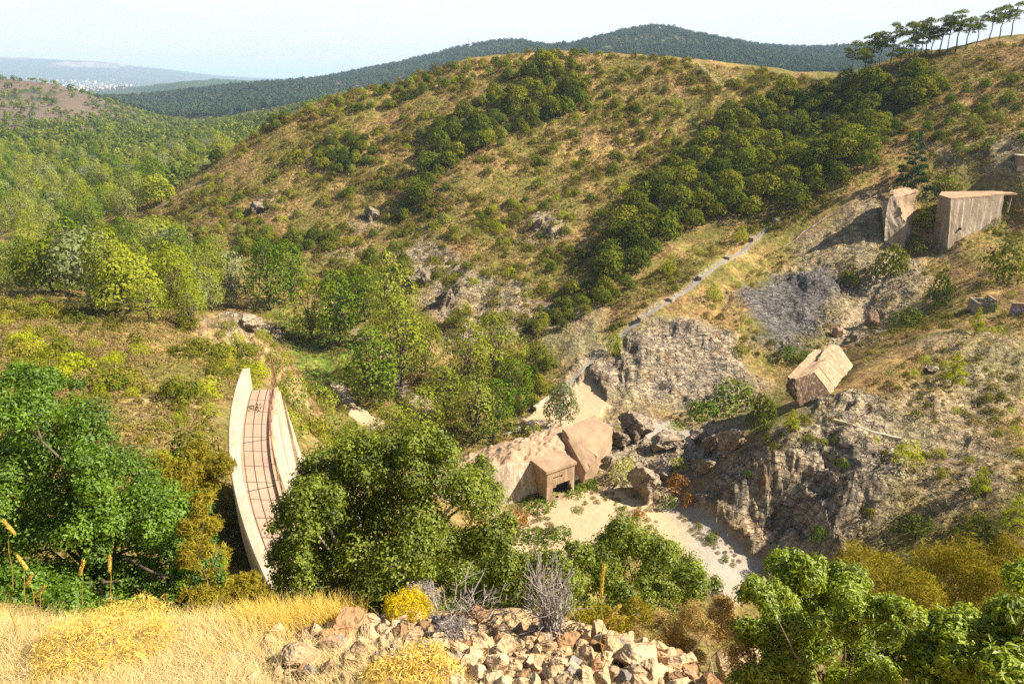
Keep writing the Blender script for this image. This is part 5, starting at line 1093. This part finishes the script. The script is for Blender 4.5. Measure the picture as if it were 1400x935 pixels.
near_bush('broom', [(900,860,34),(960,850,36),(1000,870,26),(930,885,30),(870,880,22),(985,830,20),(1010,900,20)], 5.2, 16000, .085, .006, M_drybroom, 10, 'rusty golden dry shrub behind the rubble on the right', 'shrub', (940, 920), .02, M_greybark, spread=1.4, up=.2)
near_bush('broom', [(830,850,24),(870,840,22),(800,850,20),(850,865,22)], 5.6, 4500, .06, .010, M_broom, 11, 'small green broom behind the middle of the rubble', 'shrub', (835, 885), .02, M_greybark, spread=1.4)
Q = np.concatenate([scatter(wpoly([(690,705),(750,700),(760,735),(720,750),(680,735)]), 60, .5, 91), scatter(wpoly([(930,705),(960,715),(1020,770),(1000,775),(950,735)]), 34, .6, 92), scatter(wpoly([(840,690),(900,690),(900,725),(850,725)]), 26, .5, 93), scatter(wpoly([(780,672),(835,668),(850,690),(790,690)]), 20, .5, 94)])
merged('basin_weeds', KIND['green_bush'], Q - [0, 0, .05], np.random.RandomState(4).uniform(.12, .42, len(Q)), M_scrub, 'low green weeds growing in the sand and gravel of the basin', 95)
# cushion plants on the ledge
def cushion(name, px, py, wpx, hpx, n, L, W, mat, seed, label, spread=1.1):
    g = ground(px, py); d = proj(g)[2]; r = np.random.RandomState(seed); w = wpx * d / F / 2; h = hpx * d / F; l = []
    for k in range(12): a = 2.4 * k; q = w * .72 * math.sqrt((k + .5) / 12); l.append(((q * math.cos(a), q * math.sin(a), h * (.34 - .22 * (q / w) ** 2)), (w * .38, w * .38, h * .55)))
    V, Fq, T = lobes_leaves(l, n, L, W, r, (.6, 1.05), .4, spread, -.3); setp(ob(name, mk(name, V, Fq, [mat], False, {'tint': ('FACE', 'FLOAT', T)}), None, g), label, 'plant')
cushion('cushion_plant', 558, 848, 74, 46, 9000, .017, .003, M_yellow, 1, 'bright yellow cushion plant on the edge of the rubble')
cushion('dry_cushion', 522, 842, 60, 48, 5000, .026, .003, M_grey, 2, 'greyish pink dry cushion left of the bright yellow one', 1.6)
cushion('dry_cushion', 578, 838, 52, 52, 4000, .026, .003, M_grey, 3, 'greyish dry cushion behind the bright yellow one', 1.6)
cushion('dry_cushion', 622, 878, 60, 34, 4000, .024, .003, M_grey, 4, 'greyish dry cushion among the stones below the dead branches', 1.6)
cushion('dry_cushion', 478, 838, 40, 30, 3000, .024, .003, M_grey, 5, 'low pinkish dry cushion at the left end of the stones', 1.6)
cushion('golden_mound', 140, 905, 200, 58, 15000, .028, .003, M_gold, 6, 'large golden yellow mound of fine shoots in the straw at the left', 1.5)
cushion('golden_mound', 565, 945, 150, 40, 7000, .026, .004, M_gold, 7, 'orange gold tuft at the bottom edge below the yellow cushion', 1.5)
# dead twiggy shrubs
def twigs(name, px, py, hpx, wpx, n, mat, seed, label, lean=0.):
    g = ground(px, py); d = proj(g)[2]; r = np.random.RandomState(seed); h = hpx * d / F / .85; w = wpx * d / F; P_ = []
    for k in range(n):
        a = r.uniform(0, 6.28); q = w * .5 * math.sqrt(r.uniform(0, 1)); tip = np.array([q * math.cos(a) + lean * h, q * math.sin(a) * .7, h * r.uniform(.55, 1)]); b = bend((r.normal() * .02, r.normal() * .02, -.02), tip, r, 6, .07)
        P_.append(tube(b, np.linspace(.0045, .0012, 6), 4))
        for j in range(4):
            s_ = b[r.randint(2, 5)]; e_ = s_ + unit(tip * .5 + r.normal(size=3) * h * .3) * h * r.uniform(.12, .3); P_.append(tube(bend(s_, e_, r, 3, .1), [.002, .0015, .0008], 3))
    V, Fq = P_[0]; Vs, Fs, o = [], [], 0
    for v, f in P_: Vs.append(v); Fs.append(f + o); o += len(v)
    setp(ob(name, mk(name, np.concatenate(Vs), np.concatenate(Fs), [mat], True), None, g), label, 'dead shrub')
twigs('dead_shrub', 752, 868, 110, 95, 46, M_greybark, 1, 'grey leafless shrub fanning up behind the rubble'); twigs('dead_shrub', 612, 852, 70, 110, 16, M_greybark, 2, 'bleached bare branches beside the yellow cushion', .35)
twigs('dead_shrub', 655, 846, 40, 90, 16, M_greybark, 3, 'low bleached twigs right of the bare branches', .2)
# ------------------------------------------------------------------ rubble on the ledge
ROM = rockmat('ochre_stone', (.42, .325, .21), (.31, .215, .125), (.50, .41, .29)); RBR = rockmat('brown_stone', (.27, .165, .09), (.19, .115, .06), (.34, .24, .14)); RGR = rockmat('blue_grey_stone', (.23, .21, .20), (.17, .155, .15), (.32, .28, .24))
RK = {'ochre': [rock_me(110 + i, 3, 12, ROM, .05) for i in range(7)], 'brown': [rock_me(120 + i, 3, 11, RBR, .05) for i in range(3)], 'grey': [rock_me(130 + i, 3, 11, RGR, .04) for i in range(3)]}
ledgepoly = [(340,850),(400,842),(470,832),(560,848),(640,850),(720,866),(800,872),(880,884),(960,905),(1060,945),(1060,1000),(600,1000),(380,980),(300,900)]
LP = wpoly(ledgepoly); Q = scatter(LP, 5200, .016, 501)
def right_bias(Q): X, Y, d = proj(Q); return np.clip((X - 250) / 350, .15, 1)
r = np.random.RandomState(21); Q = Q[r.uniform(0, 1, len(Q)) < right_bias(Q)]; sz = .011 + .046 * r.uniform(0, 1, len(Q)) ** 3.2; app = sz / np.linalg.norm(Q, axis=1) * in_view(Q, 5); o_ = np.argsort(-app)
cnt = {'ochre': 0, 'brown': 0, 'grey': 0}
for i in o_[:270]:
    k = r.choice(['ochre', 'brown', 'grey'], p=[.80, .12, .08]); o = ob({'ochre': 'ochre_stone', 'brown': 'brown_stone', 'grey': 'grey_stone'}[k], rnd.choice(RK[k]), None, Q[i] + UZ * sz[i] * r.uniform(.05, .55)); o.rotation_euler = tuple(r.uniform(0, 6.28, 3)); o.scale = tuple(sz[i] * r.uniform(.75, 1.3, 3))
    setp(o, {'ochre': 'pale ochre broken stone in the heap of rubble on the ledge', 'brown': 'rusty brown broken stone in the heap of rubble on the ledge', 'grey': 'grey broken stone in the heap of rubble on the ledge'}[k], 'stone', {'ochre': 'pale ochre stones of the rubble', 'brown': 'brown stones of the rubble', 'grey': 'grey stones of the rubble'}[k])
rock_merge('rubble', [rock_me(140 + i, 2, 9, ROM, .05) for i in range(5)], Q[o_[270:]], sz[o_[270:]] * .8, ROM, 'small broken stones filling the rubble', 9)
Q = scatter(LP, 5200, .008, 502); rock_merge('gravel', [rock_me(150 + i, 2, 8, ROM, .05) for i in range(3)], Q, np.random.RandomState(3).uniform(.006, .02, len(Q)), ROM, 'gravel between the stones of the ledge', 10)
for px, py, w_, k, rz_, lab in [(480,862,80,'brown',.3,'long brown slab shaded beneath, at the left end of the rubble'),(625,902,34,'grey',1.,'smooth dark grey stone in the middle of the rubble'),(780,882,40,'brown',.2,'dark upright stone at the foot of the grey leafless shrub'),(745,880,24,'grey',.5,'small bluish stone beside the dark upright one'),
 (875,905,72,'ochre',.8,'large pale slab on the right part of the rubble'),(640,850,40,'brown',.4,'brown stone under the bare branches'),(185,868,40,'ochre',1.2,'pale pointed stone standing in the straw by the vivid green bush'),(1010,930,80,'ochre',.2,'pale boulder at the right end of the rubble'),(940,915,60,'ochre',1.7,'pale stone between the large slab and the end boulder'),
 (690,890,40,'ochre',.9,'pale rounded stone above the middle of the rubble'),(420,905,60,'ochre',.1,'flat pale stone in the straw at the left of the rubble')]:
    g = ground(px, py); s = w_ * proj(g)[2] / F / 1.7; o = ob({'ochre': 'ochre_stone', 'brown': 'brown_stone', 'grey': 'grey_stone'}[k], RK[k][(px * 7 + py) % len(RK[k])], None, g + UZ * s * .25, rz_, (s, s * .8, s * .75)); setp(o, lab, 'stone')
# ------------------------------------------------------------------ straw and seed heads
def blades(base, h, lean, w, r, segs=3):
    n = len(base); a = r.uniform(0, 6.28, n); d = np.stack([np.cos(a), np.sin(a), np.zeros(n)], 1); s = np.stack([-np.sin(a), np.cos(a), np.zeros(n)], 1); V = []
    for k in range(segs + 1):
        t_ = k / segs; c_ = base + UZ * (h * (t_ - .25 * lean * t_ ** 2))[:, None] + d * (h * lean * t_ ** 1.8)[:, None]; ww = (w * (1 - .85 * t_))[:, None]; V += [c_ - s * ww, c_ + s * ww]
    V = np.stack(V, 1).reshape(-1, 3); o = np.arange(n)[:, None, None] * (2 * segs + 2); q = np.arange(segs)[None, :, None] * 2; Fq = (o + q + np.array([0, 1, 3, 2])[None, None]).reshape(-1, 4); return V, Fq, np.repeat(r.uniform(0, 1, n), segs)
def grass(name, pts, n, h, w, mat, label, seed, clump=.10, lean=.7):
    r = np.random.RandomState(seed); poly = wpoly(pts); C = scatter(poly, max(20, n // 45), .05, seed); i = r.randint(0, len(C), n); B = C[i, :2] + r.normal(size=(n, 2)) * clump; B = np.c_[B, H(B[:, 0], B[:, 1]) - .01]
    V, Fq, T = blades(B, h * r.uniform(.4, 1.25, n), lean * r.uniform(.2, 1.3, n), w * r.uniform(.6, 1.4, n), r); return setp(ob(name, mk(name, V, Fq, [mat], False, {'tint': ('FACE', 'FLOAT', T)})), label, kind='stuff')
grass('straw_grass', [(0,850),(150,845),(300,850),(370,856),(380,890),(350,1000),(0,1000)], 34000, .085, .0013, M_straw, 'pale dry straw covering the left of the ledge', 61, .07, 1.5)
grass('golden_grass', [(0,845),(120,838),(390,846),(420,875),(380,930),(0,930)], 4500, .12, .0012, M_gold, 'golden grass standing in the straw at the left', 62, .05, .9)
grass('dry_grass', [(440,880),(560,880),(640,905),(620,1000),(420,1000)], 9000, .07, .0012, M_straw, 'dry grass tufts among the stones', 63, .05, 1.3)
grass('dry_grass', [(330,840),(460,836),(480,850),(400,865),(340,860)], 5000, .13, .0013, M_gold, 'dry grass along the back edge of the ledge', 64, .06)
grass('dry_grass', [(800,868),(900,880),(1000,915),(1060,945),(1040,925),(960,885),(880,868)], 6000, .17, .0014, M_gold, 'dry golden grass behind the rubble on the right', 65, .08)
grass('rubble_grass', [(380,870),(480,850),(640,862),(800,885),(960,920),(1040,960),(500,985)], 5000, .05, .0010, M_straw, 'short dry grass between the stones of the rubble', 69, .03, 1.2)
grass('brown_grass', [(0,850),(150,850),(300,860),(360,880),(330,960),(0,980)], 8000, .07, .0012, M_drybroom, 'brown withered grass mixed into the pale straw', 66, .035, 1.4)
grass('grey_grass', [(0,880),(120,880),(330,870),(380,900),(340,980),(0,980)], 7000, .06, .0010, M_grey, 'greyish withered stems mixed into the pale straw', 67, .03, 1.6)
grass('green_grass', [(60,845),(200,845),(330,850),(380,858),(300,870),(80,865)], 4000, .11, .0013, M_broom, 'greenish grass along the back edge of the straw', 68, .04, .6)
def stalk(px, py, top, bendx, seed, label, head=.11, dist=None):
    g = ground(px, py) if dist is None else uy(px, py, dist); T_ = uy(top[0], top[1], g[1] + .05); r = np.random.RandomState(seed); b = bend(g - UZ * (.03 if dist is None else .25), T_, r, 7, .02); L_ = np.linalg.norm(T_ - g); e = empty('grass_stalk', g, label, 'grass stalk')
    V, Fq = tube(b, np.linspace(.0022, .001, 7), 5); part('stem', V, Fq, M_gold, e, True)
    dr = unit(unit(b[-1] - b[-2]) + np.array([bendx * .5, 0, -.05])); C = b[-1] + dr * np.linspace(-head * .55, head * .5, 240)[:, None] + rdir(240, r) * .0055; d = unit(dr + .55 * rdir(240, r)); s = unit(np.cross(d, rdir(240, r))) * .0016; l = .011
    V = np.stack([C - d * l, C + s, C + d * l, C - s], 1).reshape(-1, 3) - np.array(e.location); ob('seed_head', mk('seed_head', V, np.arange(960).reshape(-1, 4), [M_gold], False, {'tint': ('FACE', 'FLOAT', r.uniform(0, 1, 240))}), e)
stalk(822, 905, (824, 792), .1, 1, 'tall golden grass stalk standing before the rounded bush', .13); stalk(815, 930, (838, 838), 1.2, 2, 'paler seed head leaning right below the tall stalk', .08); stalk(818, 935, (845, 850), 1.8, 3, 'small drooping seed head lowest beside the tall stalk', .06)
for i, (b_, t_, dx, lab) in enumerate([((20,880),(12,720),-1.5,'topmost bent seed head at the left edge'),((40,880),(30,768),-1.,'curved seed head at the left edge under the topmost one'),((60,890),(40,792),1.4,'drooping seed head left of the golden mound'),((50,900),(55,808),1.6,'lowest drooping seed head at the left edge'),((110,880),(112,775),.6,'thin seed head standing before the vivid green bush'),((150,870),(150,770),.2,'straight thin stalk before the vivid green bush')]): stalk(b_[0], b_[1], t_, dx, 20 + i, lab, .07)
